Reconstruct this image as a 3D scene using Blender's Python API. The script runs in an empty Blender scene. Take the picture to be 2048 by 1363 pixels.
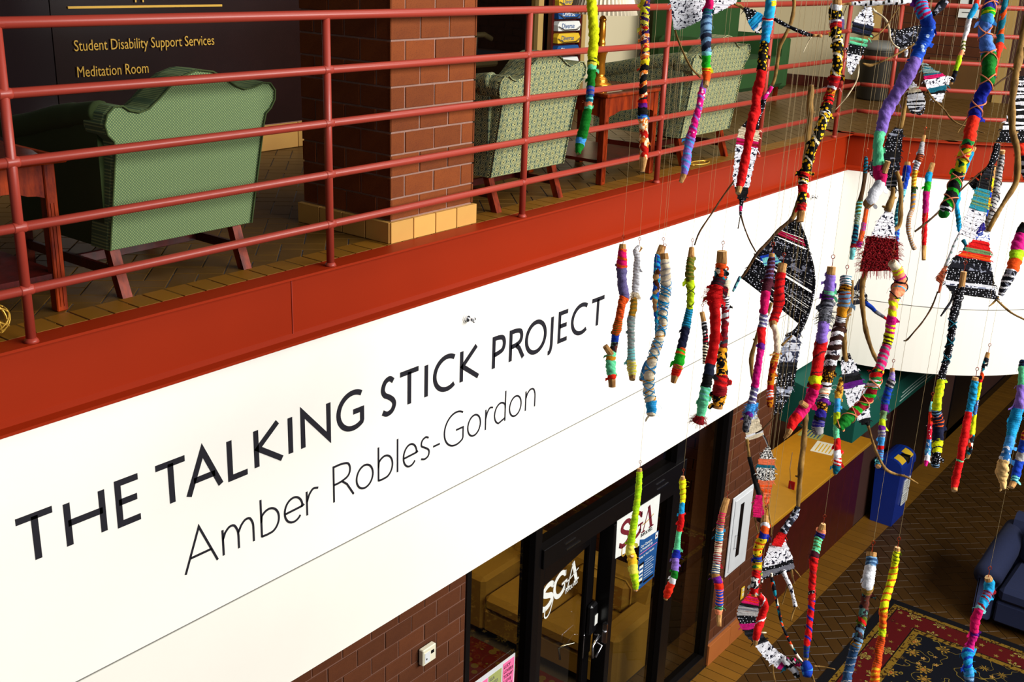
import bpy, math, random
import numpy as np
from mathutils import Vector, Matrix
SC = bpy.context.scene
COL = SC.collection
# ------------------------------------------------------------------ camera
CAM_F = 2220.31
YAW, PITCH, ROLL = math.radians(37.15629), math.radians(19.15422), math.radians(2.146715)
CAMP = Vector((0.0, -3.51389, 1.330886))
FW = Vector((math.cos(PITCH)*math.cos(YAW), math.cos(PITCH)*math.sin(YAW), -math.sin(PITCH)))
_r = FW.cross(Vector((0, 0, 1))).normalized()
_u = _r.cross(FW)
RT = _r*math.cos(ROLL) + _u*math.sin(ROLL)
UP = _u*math.cos(ROLL) - _r*math.sin(ROLL)
cd = bpy.data.cameras.new('camera')
cd.sensor_width = 36; cd.lens = CAM_F*36/2048; cd.clip_start = .05; cd.clip_end = 200
cam = bpy.data.objects.new('camera', cd)
cam.matrix_world = Matrix(((RT.x, UP.x, -FW.x, CAMP.x), (RT.y, UP.y, -FW.y, CAMP.y), (RT.z, UP.z, -FW.z, CAMP.z), (0, 0, 0, 1)))
COL.objects.link(cam); SC.camera = cam
# ------------------------------------------------------------------ world, lights, exposure
SC.view_settings.view_transform = 'Standard'; SC.view_settings.look = 'None'
SC.view_settings.gamma = 1; SC.view_settings.use_curve_mapping = False
SC.view_settings.exposure = 0.0
w = bpy.data.worlds.new('world'); SC.world = w; w.use_nodes = True
bg = w.node_tree.nodes['Background']; bg.inputs[0].default_value = (0.85, 0.90, 1.0, 1); bg.inputs[1].default_value = 0.13
def area(name, loc, target, sx, sy, power, color):
    l = bpy.data.lights.new(name, 'AREA'); l.shape = 'RECTANGLE'; l.size = sx; l.size_y = sy; l.energy = power; l.color = color
    o = bpy.data.objects.new(name, l); o.location = loc
    o.rotation_euler = (Vector(target)-Vector(loc)).to_track_quat('-Z', 'Y').to_euler(); COL.objects.link(o); return o
# the atrium skylight overhead and the tall clerestory windows of the opposite side
area('skylight', (7.6, -2.4, 4.2), (7.4, -1.8, 0), 7.6, 3.4, 210, (1.0, .97, .92))
area('clerestory_windows', (6.0, -9.0, 3.2), (4.6, 0, -1.0), 8.6, 2.6, 1820, (1.0, .975, .94))
# ------------------------------------------------------------------ helpers
def lin(h):
    h = h.lstrip('#'); c = [int(h[i:i+2], 16)/255 for i in (0, 2, 4)]
    return tuple(x/12.92 if x <= .04045 else ((x+.055)/1.055)**2.4 for x in c)+(1,)
MATS = {}
class NT:
    def __init__(s, name):
        s.m = bpy.data.materials.new(name); s.m.use_nodes = True; s.t = s.m.node_tree; s.b = s.t.nodes['Principled BSDF']
    def n(s, typ, **kw):
        x = s.t.nodes.new('ShaderNode'+typ)
        for k, v in kw.items():
            if k.startswith('i_'):
                k = k[2:]; k = int(k) if k.isdigit() else k
                if hasattr(v, 'is_output'): s.t.links.new(v, x.inputs[k])
                else: x.inputs[k].default_value = v
            else: setattr(x, k, v)
        return x
    def l(s, a, b): s.t.links.new(a, b)
    def math(s, op, a, b=0, c=0):
        x = s.t.nodes.new('ShaderNodeMath'); x.operation = op
        for i, v in enumerate((a, b, c)):
            if hasattr(v, 'is_output'): s.t.links.new(v, x.inputs[i])
            else: x.inputs[i].default_value = v
        return x.outputs[0]
    def mix(s, f, a, b):
        x = s.t.nodes.new('ShaderNodeMix'); x.data_type = 'RGBA'
        for i, v in ((0, f), (6, a), (7, b)):
            if hasattr(v, 'is_output'): s.t.links.new(v, x.inputs[i])
            else: x.inputs[i].default_value = v
        return x.outputs[2]
    def co(s): return s.n('TexCoord').outputs['Object']
    def noise(s, sc, det=2, vec=None, rough=.5):
        x = s.n('TexNoise'); x.inputs['Scale'].default_value = sc; x.inputs['Detail'].default_value = det; x.inputs['Roughness'].default_value = rough
        s.l(vec or s.co(), x.inputs['Vector']); return x.outputs['Fac']
    def vor(s, sc, vec=None, out='Distance', rnd=1):
        x = s.n('TexVoronoi'); x.inputs['Scale'].default_value = sc; x.inputs['Randomness'].default_value = rnd
        s.l(vec or s.co(), x.inputs['Vector']); return x.outputs[out]
    def ramp(s, f, stops, interp='CONSTANT'):
        x = s.n('ValToRGB'); r = x.color_ramp; r.interpolation = interp
        while len(r.elements) < len(stops): r.elements.new(.5)
        for e, (p, c) in zip(r.elements, stops): e.position = p; e.color = lin(c) if isinstance(c, str) else c
        s.l(f, x.inputs[0]); return x.outputs[0]
    def bump(s, h, st=.3, d=.01):
        x = s.n('Bump'); x.inputs['Strength'].default_value = st; x.inputs['Distance'].default_value = d
        s.l(h, x.inputs['Height']); s.l(x.outputs[0], s.b.inputs['Normal'])
    def out(s, col, rough=.6, metal=0, spec=.5):
        if hasattr(col, 'is_output'): s.l(col, s.b.inputs['Base Color'])
        else: s.b.inputs['Base Color'].default_value = col
        s.b.inputs['Roughness'].default_value = rough; s.b.inputs['Metallic'].default_value = metal
        s.b.inputs['Specular IOR Level'].default_value = spec; return s.m
def simple(name, hexc, rough=.6, metal=0, spec=.5, var=.12, vs=8, bump=0, bs=200, objvar=0):
    t = NT(name); c = lin(hexc)
    f = t.noise(vs, 4)
    dk = tuple(x*(1-var) for x in c[:3])+(1,); lt = tuple(min(1, x*(1+var)) for x in c[:3])+(1,)
    col = t.mix(f, dk, lt)
    if objvar:
        oi = t.n('ObjectInfo').outputs['Random']
        hs = t.n('HueSaturation'); hs.inputs['Saturation'].default_value = 1
        v = t.math('MULTIPLY_ADD', oi, 2*objvar, 1-objvar); t.l(v, hs.inputs['Value']); t.l(col, hs.inputs['Color']); col = hs.outputs[0]
    if bump: t.bump(t.noise(bs, 3), bump, .002)
    MATS[name] = t.out(col, rough, metal, spec); return MATS[name]
def cloth(hexc, name=None):
    name = name or 'cloth_'+hexc
    if name in MATS: return MATS[name]
    t = NT(name); c = lin(hexc); c = tuple((x**1.3)*.93 for x in c[:3])+(1,)
    f = t.noise(55, 4); dk = tuple(x*.72 for x in c[:3])+(1,); lt = tuple(min(1, x*1.18+.01) for x in c[:3])+(1,)
    col = t.mix(f, dk, lt); t.bump(t.noise(190, 4), .55, .003)
    MATS[name] = t.out(col, .92, 0, .15); return MATS[name]
CLOTH = dict(yellow='e8ee10', paley='f0e66a', acid='c8e020', lime='b4dc10', mint='7fe0b0', green='0a8a2c', dgreen='06601c', grass='2fbf30', teal='0f7f93', cyan='22a9d6', sky='5aaee8', blue='1555c0', royal='1f38b0', navy='141b45', lav='9f82d0', lavg='7d74a0', purple='7a1c96', plum='5c1030', pink='de0f78', magenta='d0108a', red='dc0f14', crimson='9e0a22', orange='f06a12', redor='f0400e', peach='f5a27a', white='eeeef2', cream='efe2c8', grey='8d8d96', dgrey='3a3a44', black='0d0d14', slate='2b3550', denim='3f648a', pden='86a9c6', must='d29a18', khaki='a08a3c', olive='6f7a18', tan='b88c54', brown='4a2410', rust='b2541c', silver='b9b6b4', sage='7f9c70', aqua='90d8d8', ggrey='9bb0ac', indigo='3c2f9a', salmon='f08a62', teal2='147a78', darkred='6e0814')
def spots(name, base, dot, sc, thr, c3=None, rnd=.7):
    t = NT(name); d = t.vor(sc, rnd=rnd); f = t.math('LESS_THAN', d, thr)
    col = t.mix(f, lin(base), lin(dot))
    if c3:
        g = t.math('GREATER_THAN', t.noise(18, 2), .6); col = t.mix(g, col, lin(c3))
    MATS[name] = t.out(col, .9, 0, .15)
spots('bdots', '07070c', 'd8d8e4', 150, .27, rnd=.4)
spots('bgold', '0c0a04', 'e8b010', 95, .40)
spots('bluedot', '1b4fc0', 'b8d4f8', 58, .27)
spots('pinkdot', 'd8127c', 'f6cfe6', 62, .27)
spots('leopard', '2a1404', 'c98a18', 150, .42)
spots('reddot', 'cf1430', 'f2dfe0', 95, .24)
spots('yeldot', 'e8c81a', '101010', 80, .28)
def blotch(name, base, ink, sc, lo, ink2=None, sc2=30):
    t = NT(name); v = t.co()
    n1 = t.n('TexNoise'); n1.inputs['Scale'].default_value = sc; n1.inputs['Detail'].default_value = 3; n1.inputs['Distortion'].default_value = .8; t.l(v, n1.inputs['Vector'])
    f = t.math('GREATER_THAN', n1.outputs['Fac'], lo); col = t.mix(f, lin(base), lin(ink))
    if ink2: col = t.mix(t.math('GREATER_THAN', t.noise(sc2, 2), .57), col, lin(ink2))
    MATS[name] = t.out(col, .9, 0, .15)
blotch('wprint', 'f0f0f6', '1c1c30', 125, .575)
blotch('bluprint', 'eef0f8', '33489c', 85, .55)
blotch('gprint', 'd4d8e2', '32364c', 60, .50, '8a92a8')
blotch('speckle', 'e6e4de', '101014', 210, .50)
blotch('goldred', 'c8780c', '6e1408', 70, .52, 'a8200c')
blotch('goldblk', 'e0941a', '0d0a08', 55, .50)
blotch('yelblue', '28a8d8', 'e8d81c', 40, .54)
blotch('orflor', 'f07a28', 'f6d8b0', 75, .53, 'b8180c')
blotch('dkmulti', '231a20', '4f7a70', 70, .56, '5c2c22')
blotch('grmulti', '1d7a34', '11131c', 50, .52, 'd8c81e')
blotch('goldprint', 'cf9a30', '7c4a10', 80, .55)
blotch('bstrip', '14141c', '8a8e9e', 45, .56)
blotch('furgrey', '6a6a70', '26262c', 120, .5)
blotch('blumulti', '2a6aa8', 'd8dce4', 60, .57, '4e9cc0')
blotch('orgprint', 'e07a14', '30100a', 60, .60, 'e8b020')
blotch('purprint', '3a1e58', 'e07828', 50, .58, 'd8c830')
blotch('bwprint', 'e2ddd6', '151518', 70, .50, 'b01420')
def multi(name, cols, sc):
    t = NT(name); c = t.n('SeparateColor'); t.l(t.vor(sc, out='Color'), c.inputs[0])
    col = t.ramp(c.outputs[0], [(i/len(cols), x) for i, x in enumerate(cols)])
    MATS[name] = t.out(col, .9, 0, .15)
multi('multiA', ['10131c', 'd8c81e', '1d7a34', 'eeeee8', 'c01420', '1f4fb0'], 60)
multi('multiB', ['f0400e', '0f7f93', '10131c', 'efe2c8', '0d0d14'], 70)
multi('multiC', ['1555c0', '0f7f93', 'b88c54', '4a2410', '22a9d6'], 50)
multi('multiD', ['6e1020', '2c2c34', '8d8d96', '9e0a22', 'cfcfd4'], 45)
def M(k):
    if k in MATS: return MATS[k]
    return cloth(CLOTH.get(k, k), 'cloth_'+k)
def woodmat(name, a, b, sc=30, rough=.8, spec=.2):
    t = NT(name); v = t.co()
    mp = t.n('Mapping'); mp.inputs['Scale'].default_value = (1, 1, .25); t.l(v, mp.inputs['Vector'])
    f = t.noise(sc, 5, mp.outputs[0], .65); col = t.ramp(f, [(.32, a), (.68, b)], 'LINEAR'); t.bump(f, .5, .004)
    MATS[name] = t.out(col, rough, 0, spec)
woodmat('wood', '7a4a1c', 'd0a060', 60)
woodmat('bark', '4a3010', 'a07a3c', 50)
woodmat('barkd', '241408', '5c3c18', 60)
woodmat('barkpale', 'a89064', 'e2d6ba', 60)
woodmat('mahogany', '400a04', '9c360a', 14, .42, .15)
woodmat('mahogd', '2a0604', '5a100a', 14, .3, .6)
simple('cutwood', 'd8b078', .8, var=.2, vs=60)
simple('copper', 'a83818', .35, .8, var=.1)
simple('line', '9a8458', .5, 0, var=.05)
simple('wire', '6a5a50', .4, .7)
def link(o, parent=None):
    COL.objects.link(o)
    if parent is not None: o.parent = parent
    return o
def obj(name, vs, fs, mats, parent=None, idx=None, smooth=False, base=None):
    me = bpy.data.meshes.new(name)
    b = Vector(base) if base is not None else (Vector(parent.get('_b', (0, 0, 0))) if parent is not None else Vector((0, 0, 0)))
    bx, by, bz = b
    me.from_pydata([(v[0]-bx, v[1]-by, v[2]-bz) for v in vs], [], fs)
    for m in (mats if isinstance(mats, (list, tuple)) else [mats]): me.materials.append(M(m) if isinstance(m, str) else m)
    if idx is not None: me.polygons.foreach_set('material_index', idx)
    if smooth: me.polygons.foreach_set('use_smooth', [True]*len(me.polygons))
    me.update(); o = bpy.data.objects.new(name, me); link(o, parent)
    if parent is None and base is not None: o.location = b
    o['_b'] = tuple(b)
    return o
def thing(name, label, cat, loc, group=None):
    o = bpy.data.objects.new(name, None); o.location = loc; o.empty_display_size = .05; link(o)
    o['label'] = label; o['category'] = cat; o['_b'] = tuple(loc)
    if group: o['group'] = group
    return o
def tag(o, label, cat, group=None):
    o['label'] = label; o['category'] = cat
    if group: o['group'] = group
    return o
def st(o): o['kind'] = 'structure'; return o
class MB:
    """collects shapes for one mesh"""
    def __init__(s): s.v = []; s.f = []; s.i = []; s.sm = False
    def add(s, vs, fs, mi=0):
        k = len(s.v); s.v += [tuple(v) for v in vs]; s.f += [tuple(a+k for a in f) for f in fs]; s.i += [mi]*len(fs); return s
    def box(s, x0, x1, y0, y1, z0, z1, mi=0, bev=0):
        if bev <= 0:
            vs = [(x, y, z) for x in (x0, x1) for y in (y0, y1) for z in (z0, z1)]
            fs = [(0, 1, 3, 2), (4, 6, 7, 5), (0, 4, 5, 1), (2, 3, 7, 6), (0, 2, 6, 4), (1, 5, 7, 3)]
            return s.add(vs, fs, mi)
        b = bev; vs = []; X = (x0, x1); Y = (y0, y1); Z = (z0, z1)
        idx = {}
        for i in (0, 1):
            for j in (0, 1):
                for k in (0, 1):
                    sx, sy, sz = (b, -b)[i], (b, -b)[j], (b, -b)[k]
                    for a, p in enumerate(((X[i], Y[j]+sy, Z[k]+sz), (X[i]+sx, Y[j], Z[k]+sz), (X[i]+sx, Y[j]+sy, Z[k]))):
                        idx[i, j, k, a] = len(vs); vs.append(p)
        fs = []
        for i in (0, 1):
            q = [idx[i, 0, 0, 0], idx[i, 1, 0, 0], idx[i, 1, 1, 0], idx[i, 0, 1, 0]]; fs.append(q if i else q[::-1])
            q = [idx[0, i, 0, 1], idx[0, i, 1, 1], idx[1, i, 1, 1], idx[1, i, 0, 1]]; fs.append(q if i else q[::-1])
            q = [idx[0, 0, i, 2], idx[1, 0, i, 2], idx[1, 1, i, 2], idx[0, 1, i, 2]]; fs.append(q if i else q[::-1])
        for i in (0, 1):
            for j in (0, 1):
                fs.append([idx[i, j, 0, 0], idx[i, j, 1, 0], idx[i, j, 1, 1], idx[i, j, 0, 1]])
                fs.append([idx[i, 0, j, 0], idx[i, 1, j, 0], idx[i, 1, j, 2], idx[i, 0, j, 2]])
                fs.append([idx[0, i, j, 1], idx[1, i, j, 1], idx[1, i, j, 2], idx[0, i, j, 2]])
                for k in (0, 1): fs.append([idx[i, j, k, 0], idx[i, j, k, 1], idx[i, j, k, 2]])
        return s.add(vs, fs, mi)
    def prism(s, poly, axis, a, b, mi=0):
        """poly in the two other axes, extruded along axis from a to b"""
        n = len(poly)
        def P(p, t):
            return {'y': (p[0], t, p[1]), 'x': (t, p[0], p[1]), 'z': (p[0], p[1], t)}[axis]
        vs = [P(p, a) for p in poly]+[P(p, b) for p in poly]
        fs = [tuple(range(n))[::-1], tuple(range(n, 2*n))]+[(i, (i+1) % n, n+(i+1) % n, n+i) for i in range(n)]
        return s.add(vs, fs, mi)
    def tube(s, pts, r, n=8, mi=0, cap=True, flat=None):
        pts = [Vector(p) for p in pts]; m = len(pts)
        rs = r if isinstance(r, (list, tuple)) else [r]*m
        fr = frames(pts); vs = []; fs = []
        for p, (a, b), rr in zip(pts, fr, rs):
            for k in range(n):
                t = 2*math.pi*k/n; vs.append(p+a*(math.cos(t)*rr)+b*(math.sin(t)*rr))
        for i in range(m-1):
            for k in range(n): fs.append((i*n+k, i*n+(k+1) % n, (i+1)*n+(k+1) % n, (i+1)*n+k))
        if cap: fs += [tuple(range(n))[::-1], tuple(range((m-1)*n, m*n))]
        return s.add(vs, fs, mi)
    def lathe(s, prof, cx, cy, n=16, mi=0):
        vs = []; fs = []
        for r, z in prof:
            for k in range(n): t = 2*math.pi*k/n; vs.append((cx+r*math.cos(t), cy+r*math.sin(t), z))
        for i in range(len(prof)-1):
            for k in range(n): fs.append((i*n+k, i*n+(k+1) % n, (i+1)*n+(k+1) % n, (i+1)*n+k))
        fs += [tuple(range(n))[::-1], tuple(range((len(prof)-1)*n, len(prof)*n))]
        return s.add(vs, fs, mi)
    def go(s, name, mats, parent=None, smooth=False, base=None):
        return obj(name, s.v, s.f, mats, parent, s.i, smooth, base)
def frames(pts):
    m = len(pts); out = []; T = []
    for i in range(m):
        d = pts[min(i+1, m-1)]-pts[max(i-1, 0)]
        T.append(d.normalized() if d.length > 1e-9 else Vector((0, 0, 1)))
    a = T[0].orthogonal().normalized()
    ref = FW-T[0]*FW.dot(T[0])
    if ref.length > .1: a = ref.normalized()
    for t in T:
        a = (a-t*a.dot(t))
        a = a.normalized() if a.length > 1e-6 else t.orthogonal().normalized()
        out.append((a.copy(), t.cross(a)))
    return out
def catmull(P, k=6):
    """P list of tuples; returns smoothed list"""
    P = np.array(P, float); n = len(P)
    if n < 3: return [tuple(P[0]+(P[-1]-P[0])*i/k) for i in range(k+1)]
    out = []
    for i in range(n-1):
        p0, p1, p2, p3 = P[max(i-1, 0)], P[i], P[i+1], P[min(i+2, n-1)]
        for j in range(k):
            t = j/k
            out.append(tuple(.5*((2*p1)+(-p0+p2)*t+(2*p0-5*p1+4*p2-p3)*t*t+(-p0+3*p1-3*p2+p3)*t**3)))
    out.append(tuple(P[-1])); return out
CROPS = dict(A=(1150, 0, 4.542), B=(1560, 0, 4.195), D=(1160, 420, 2.839), E=(1440, 300, 2.84), F=(1680, 220, 2.84), G=(1440, 640, 3.786), H=(1800, 640, 3.786), I=(1200, 880, 2.822), J=(1440, 940, 3.222), K=(1640, 960, 3.382), L=(1640, 240, 5.02), M=(1560, 560, 4.197), N=(1420, 740, 5.242), O=(1380, 960, 3.383), Q=(1660, 720, 4.869), S=(1480, 0, 6.817), T=(1748, 0, 6.817), U=(940, 200, 3.413), V=(1700, 150, 5.885), P=(0, 0, 1))
def at(px, py, dep):
    """a point of the sculpture: photo direction and its distance in metres along the view axis"""
    return CAMP+(FW+RT*((px-1024)/CAM_F)-UP*((py-681.5)/CAM_F))*dep
def cp(crop, x, y): ox, oy, s = CROPS[crop]; return ox+x/s, oy+y/s
# ------------------------------------------------------------------ setting materials
FZ = -4.49
def paint(name, hexc, rough, spec=.5, var=.06):
    t = NT(name); c = lin(hexc); f = t.noise(3, 4); g = t.noise(90, 2)
    dk = tuple(x*(1-var) for x in c[:3])+(1,); lt = tuple(min(1, x*(1+var)) for x in c[:3])+(1,)
    t.bump(g, .12, .001); MATS[name] = t.out(t.mix(f, dk, lt), rough, 0, spec)
paint('beampaint', '8c2406', .5, .12); paint('railpaint', '983628', .36, .35); paint('plaster', 'f0ede4', .85, .2, .012); paint('plaster2', 'ebe7dc', .85, .2, .012)
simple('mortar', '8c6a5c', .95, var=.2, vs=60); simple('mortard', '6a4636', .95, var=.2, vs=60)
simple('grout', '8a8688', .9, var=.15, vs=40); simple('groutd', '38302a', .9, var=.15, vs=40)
def brickmat(name, a, b, speck):
    t = NT(name); n = t.noise(9, 3); s = t.math('GREATER_THAN', t.noise(330, 2), .62)
    col = t.mix(n, lin(a), lin(b)); col = t.mix(t.math('MULTIPLY', s, .45), col, lin(speck))
    hs = t.n('HueSaturation'); t.l(t.math('MULTIPLY_ADD', t.n('ObjectInfo').outputs['Random'], .34, .83), hs.inputs['Value']); t.l(col, hs.inputs['Color'])
    t.bump(t.noise(300, 3), .35, .002); MATS[name] = t.out(hs.outputs[0], .85, 0, .25)
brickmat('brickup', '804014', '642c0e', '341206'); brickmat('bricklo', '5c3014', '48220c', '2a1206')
def tilemat(name, a, b, rough, ov):
    t = NT(name); n = t.noise(5, 3); col = t.mix(n, lin(a), lin(b))
    hs = t.n('HueSaturation'); t.l(t.math('MULTIPLY_ADD', t.n('ObjectInfo').outputs['Random'], 2*ov, 1-ov), hs.inputs['Value']); t.l(col, hs.inputs['Color'])
    MATS[name] = t.out(hs.outputs[0], rough, 0, .4)
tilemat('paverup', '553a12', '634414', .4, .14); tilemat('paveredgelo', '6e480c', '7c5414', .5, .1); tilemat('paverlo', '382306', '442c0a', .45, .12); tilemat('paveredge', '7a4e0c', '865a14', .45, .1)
tilemat('bufftile', 'd0a050', 'c08c48', .5, .12); tilemat('basetile', 'a8602a', '985424', .6, .1)
simple('darkpanel', '1e0c0a', .22, spec=.5, var=.25, vs=6); simple('panelleft', '22181a', .18, spec=.6, var=.2, vs=3)
simple('gold', 'dcae44', .35, .4, var=.05); simple('brass', 'd08420', .22, .75, var=.05); simple('black', '060608', .35); simple('bronze', '0e0c0d', .3, .3)
MATS['clothblack'] = cloth('0d0d14'); simple('letterink', '14121c', .5, var=.02)
simple('beige', 'c4b896', .85, var=.03, vs=2); simple('beiged', 'a8884a', .85, var=.03, vs=2); simple('chrome', 'c8c8cc', .15, 1); simple('darkwood', '28100a', .4)
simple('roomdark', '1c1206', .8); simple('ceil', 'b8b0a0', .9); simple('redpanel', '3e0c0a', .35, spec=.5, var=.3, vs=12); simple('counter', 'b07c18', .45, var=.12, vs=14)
simple('awning', '06463a', .75, spec=.2, var=.1, vs=10); simple('stripew', 'b8c8c0', .7); simple('binblue', '0a2c84', .35); simple('paper', 'dadcd6', .8); simple('signyel', 'd8b020', .6)
simple('cabwhite', 'cfd2d4', .4); simple('pink', 'f06a9c', .8); simple('papergreen', '9aa05c', .8); simple('posterblue', '0d4a86', .6); simple('maroon', '6a0f1e', .6); simple('greyside', '6a6a64', .6)
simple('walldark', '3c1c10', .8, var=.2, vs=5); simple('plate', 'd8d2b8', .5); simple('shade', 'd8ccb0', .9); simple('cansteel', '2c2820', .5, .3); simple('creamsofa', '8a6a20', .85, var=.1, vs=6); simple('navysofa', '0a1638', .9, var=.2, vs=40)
simple('orangepaint', 'c85a10', .6); simple('ochre', '5a3a0a', .7); simple('officegrey', '3a3420', .7)
t = NT('glass'); nt = t.t; tr = nt.nodes.new('ShaderNodeBsdfTransparent'); gl = nt.nodes.new('ShaderNodeBsdfGlossy'); gl.inputs['Roughness'].default_value = .02
tr.inputs[0].default_value = (.86, .83, .74, 1); fr = nt.nodes.new('ShaderNodeFresnel'); fr.inputs[0].default_value = 1.5; mx = nt.nodes.new('ShaderNodeMixShader')
bf = nt.nodes.new('ShaderNodeNewGeometry'); mu = t.math('MULTIPLY', fr.outputs[0], t.math('SUBTRACT', 1, bf.outputs['Backfacing'])); nt.links.new(mu, mx.inputs[0]); nt.links.new(tr.outputs[0], mx.inputs[1]); nt.links.new(gl.outputs[0], mx.inputs[2]); nt.links.new(mx.outputs[0], nt.nodes['Material Output'].inputs[0]); MATS['glass'] = t.m
def project(p):
    d = Vector(p)-CAMP; z = d.dot(FW)
    if z <= .1: return None
    return 1024+CAM_F*d.dot(RT)/z, 681.5-CAM_F*d.dot(UP)/z, z
def inview(p, m=60):
    q = project(p); return q is not None and -m < q[0] < 2048+m and -m < q[1] < 1363+m
_share = {}
def piece(kind, sx, sy, sz, mat, parent, loc, bev=.002):
    """a small block (brick, tile) of shared mesh; loc is its centre"""
    key = (kind, round(sx, 4), round(sy, 4), round(sz, 4), mat)
    if key not in _share:
        b = MB(); b.box(-sx/2, sx/2, -sy/2, sy/2, -sz/2, sz/2, 0, bev); me = bpy.data.meshes.new(kind)
        me.from_pydata(b.v, [], b.f); me.materials.append(M(mat)); me.update(); _share[key] = me
    o = bpy.data.objects.new(kind, _share[key]); o.location = Vector(loc)-Vector(parent.get('_b', (0, 0, 0))); link(o, parent); return o
R_ = random.Random(4)
def bricks(parent, x0, x1, z0, z1, y, mat, axis='x', blen=.208, course=.1045, limit=300, joint=.009, proud=.005, phase=0, far=False):
    """running bond on the plane y (axis 'x') or x (axis 'y'); visible ones are objects, the rest one stuff mesh"""
    rest = MB(); items = []; nr = int(round((z1-z0)/course)); nrow = 0
    for r in range(nr):
        za = z1-(r+1)*course; zb = z1-r*course
        if za < z0-.02: break
        off = 0 if (r+phase) % 2 == 0 else -blen/2
        a = x0+off
        while a < x1-.005:
            b = min(a+blen, x1); aa = max(a, x0)
            if b-aa > .02: items.append((aa+joint/2, b-joint/2, max(za, z0)+joint/2, zb-joint/2))
            a += blen
    def size(it):
        c = ((it[0]+it[1])/2, y, (it[2]+it[3])/2) if axis == 'x' else (y, (it[0]+it[1])/2, (it[2]+it[3])/2)
        return (0 if inview(c, 30) else 1, (Vector(c)-CAMP).length)
    items.sort(key=size); n = 0
    for it in items:
        a, b, c, d = it; jit = R_.uniform(-.0015, .0015)
        if n < limit and not far and size(it)[0] == 0:
            if axis == 'x': piece('brick', b-a, proud*2, d-c, mat, parent, ((a+b)/2, y+jit, (c+d)/2))
            else: piece('brick', proud*2, b-a, d-c, mat, parent, (y+jit, (a+b)/2, (c+d)/2))
            n += 1
        else:
            if axis == 'x': rest.box(a, b, y-proud+jit, y+proud, c, d)
            else: rest.box(y-proud+jit, y+proud, a, b, c, d)
    if rest.v:
        o = rest.go('brickwork', mat, parent); o['kind'] = 'stuff'
# ------------------------------------------------------------------ upper deck and its floor
slab = st(obj('floor', *(lambda b: (b.v, b.f))(MB().box(-1.5, 13.6, .085, 4.4, -.30, -.006)), 'grout'))
ang = math.radians(45)
def herring(parent, z, wx, region, mat, limit, thick, far=99, keep=lambda x, y: True, gap=.006, stuffdist=99):
    W = wx; items = []
    N = 150
    cx, cy = region[0], region[2]
    for j in range(-N, N):
        for i in range(-N//2, N//2):
            for k in (0, 1):
                if k == 0: u, v, du, dv = (j+4*i)*W, j*W, 2*W, W
                else: u, v, du, dv = (j+4*i+3)*W, j*W, W, 2*W
                uc, vc = u+du/2, v+dv/2
                x = cx+uc*math.cos(ang)-vc*math.sin(ang); y = cy+uc*math.sin(ang)+vc*math.cos(ang)
                if not (region[0]-.0 < x < region[1] and region[2] < y < region[3]) or not keep(x, y): continue
                if not inview((x, y, z), 700): continue
                items.append(((Vector((x, y, z))-CAMP).length+(0 if inview((x, y, z), 20) else 100), x, y, du, dv))
    items.sort(); rest = MB()
    ca, sa = math.cos(ang), math.sin(ang)
    for n, (d, x, y, du, dv) in enumerate(items):
        if n < limit:
            o = piece('paver', du-gap, dv-gap, thick, mat, parent, (x, y, z-thick/2), .0015); o.rotation_euler.z = ang
        else:
            hu, hv = (du-gap)/2, (dv-gap)/2
            c = [(x+a*hu*ca-b*hv*sa, y+a*hu*sa+b*hv*ca) for a, b in ((-1, -1), (1, -1), (1, 1), (-1, 1))]
            rest.add([(p[0], p[1], z) for p in c]+[(p[0], p[1], z-thick) for p in c], [(0, 1, 2, 3), (4, 5, 1, 0), (5, 6, 2, 1), (6, 7, 3, 2), (7, 4, 0, 3)])
    if rest.v:
        o = rest.go('paving', mat, parent); o['kind'] = 'stuff'
herring(slab, -.0008, .104, (1.2, 13.4, .165, 4.3), 'paverup', 240, .006)
for i in range(80):
    x = 1.47+i*.1055
    if x > 9.2: break
    if inview((x, .15, 0), 40): piece('paver', .098, .138, .006, 'paveredge', slab, (x, .157, -.003), .001)
# bulging end of the deck
BC, BR = (11.35, .20), 2.06
WC, WR = (11.10, .0), 1.83
def arc(c, r, a0=-6, a1=112, n=40):
    return [(c[0]-r*math.cos(math.radians(a0+(a1-a0)*i/n)), c[1]-r*math.sin(math.radians(a0+(a1-a0)*i/n))) for i in range(n+1)]
dk = st(obj('floor', *(lambda b: (b.v, b.f))(MB().prism(arc(BC, BR-.085, 0)+[(13.6, -1.6), (13.6, .20)], 'z', -.29, -.006)), 'groutd'))
herring(dk, 0, .104, (9.3, 13.4, -2.0, .30), 'paverup', 0, .006, keep=lambda x, y: (x-BC[0])**2+(y-BC[1])**2 < (BR-.10)**2 or y > .1)
# ------------------------------------------------------------------ red edge beam (channel) and railing
prof = [(-.022, 0), (-.022, -.010), (.028, -.014), (.040, -.022), (.040, -.272), (.020, -.288), (-.022, -.293), (-.022, -.305), (.085, -.307), (.085, 0)]
b = MB(); n = len(prof)
b.add([(x, p[0], p[1]) for x in (-1.5, 9.33) for p in prof], [tuple(range(n)), tuple(range(n, 2*n))[::-1]]+[(i, n+i, n+(i+1) % n, (i+1) % n) for i in range(n)])
beam = st(b.go('trim_1', 'beampaint'))
b = MB()   # butt weld seam on the web
b.box(3.09, 3.094, .036, .041, -.28, -.02); b.go('weld_seam', 'railpaint', beam)
def sweep(prof, c, r, name, mat, a0=-4, a1=112, n=48):
    b = MB(); m = len(prof); vs = []
    for i in range(n+1):
        a = math.radians(a0+(a1-a0)*i/n)
        for o, z in prof: vs.append((c[0]-(r-o)*math.cos(a), c[1]-(r-o)*math.sin(a), z))
    fs = [(i*m+k, (i+1)*m+k, (i+1)*m+(k+1) % m, i*m+(k+1) % m) for i in range(n) for k in range(m)]
    b.add(vs, fs); return b.go(name, mat, smooth=False)
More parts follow.
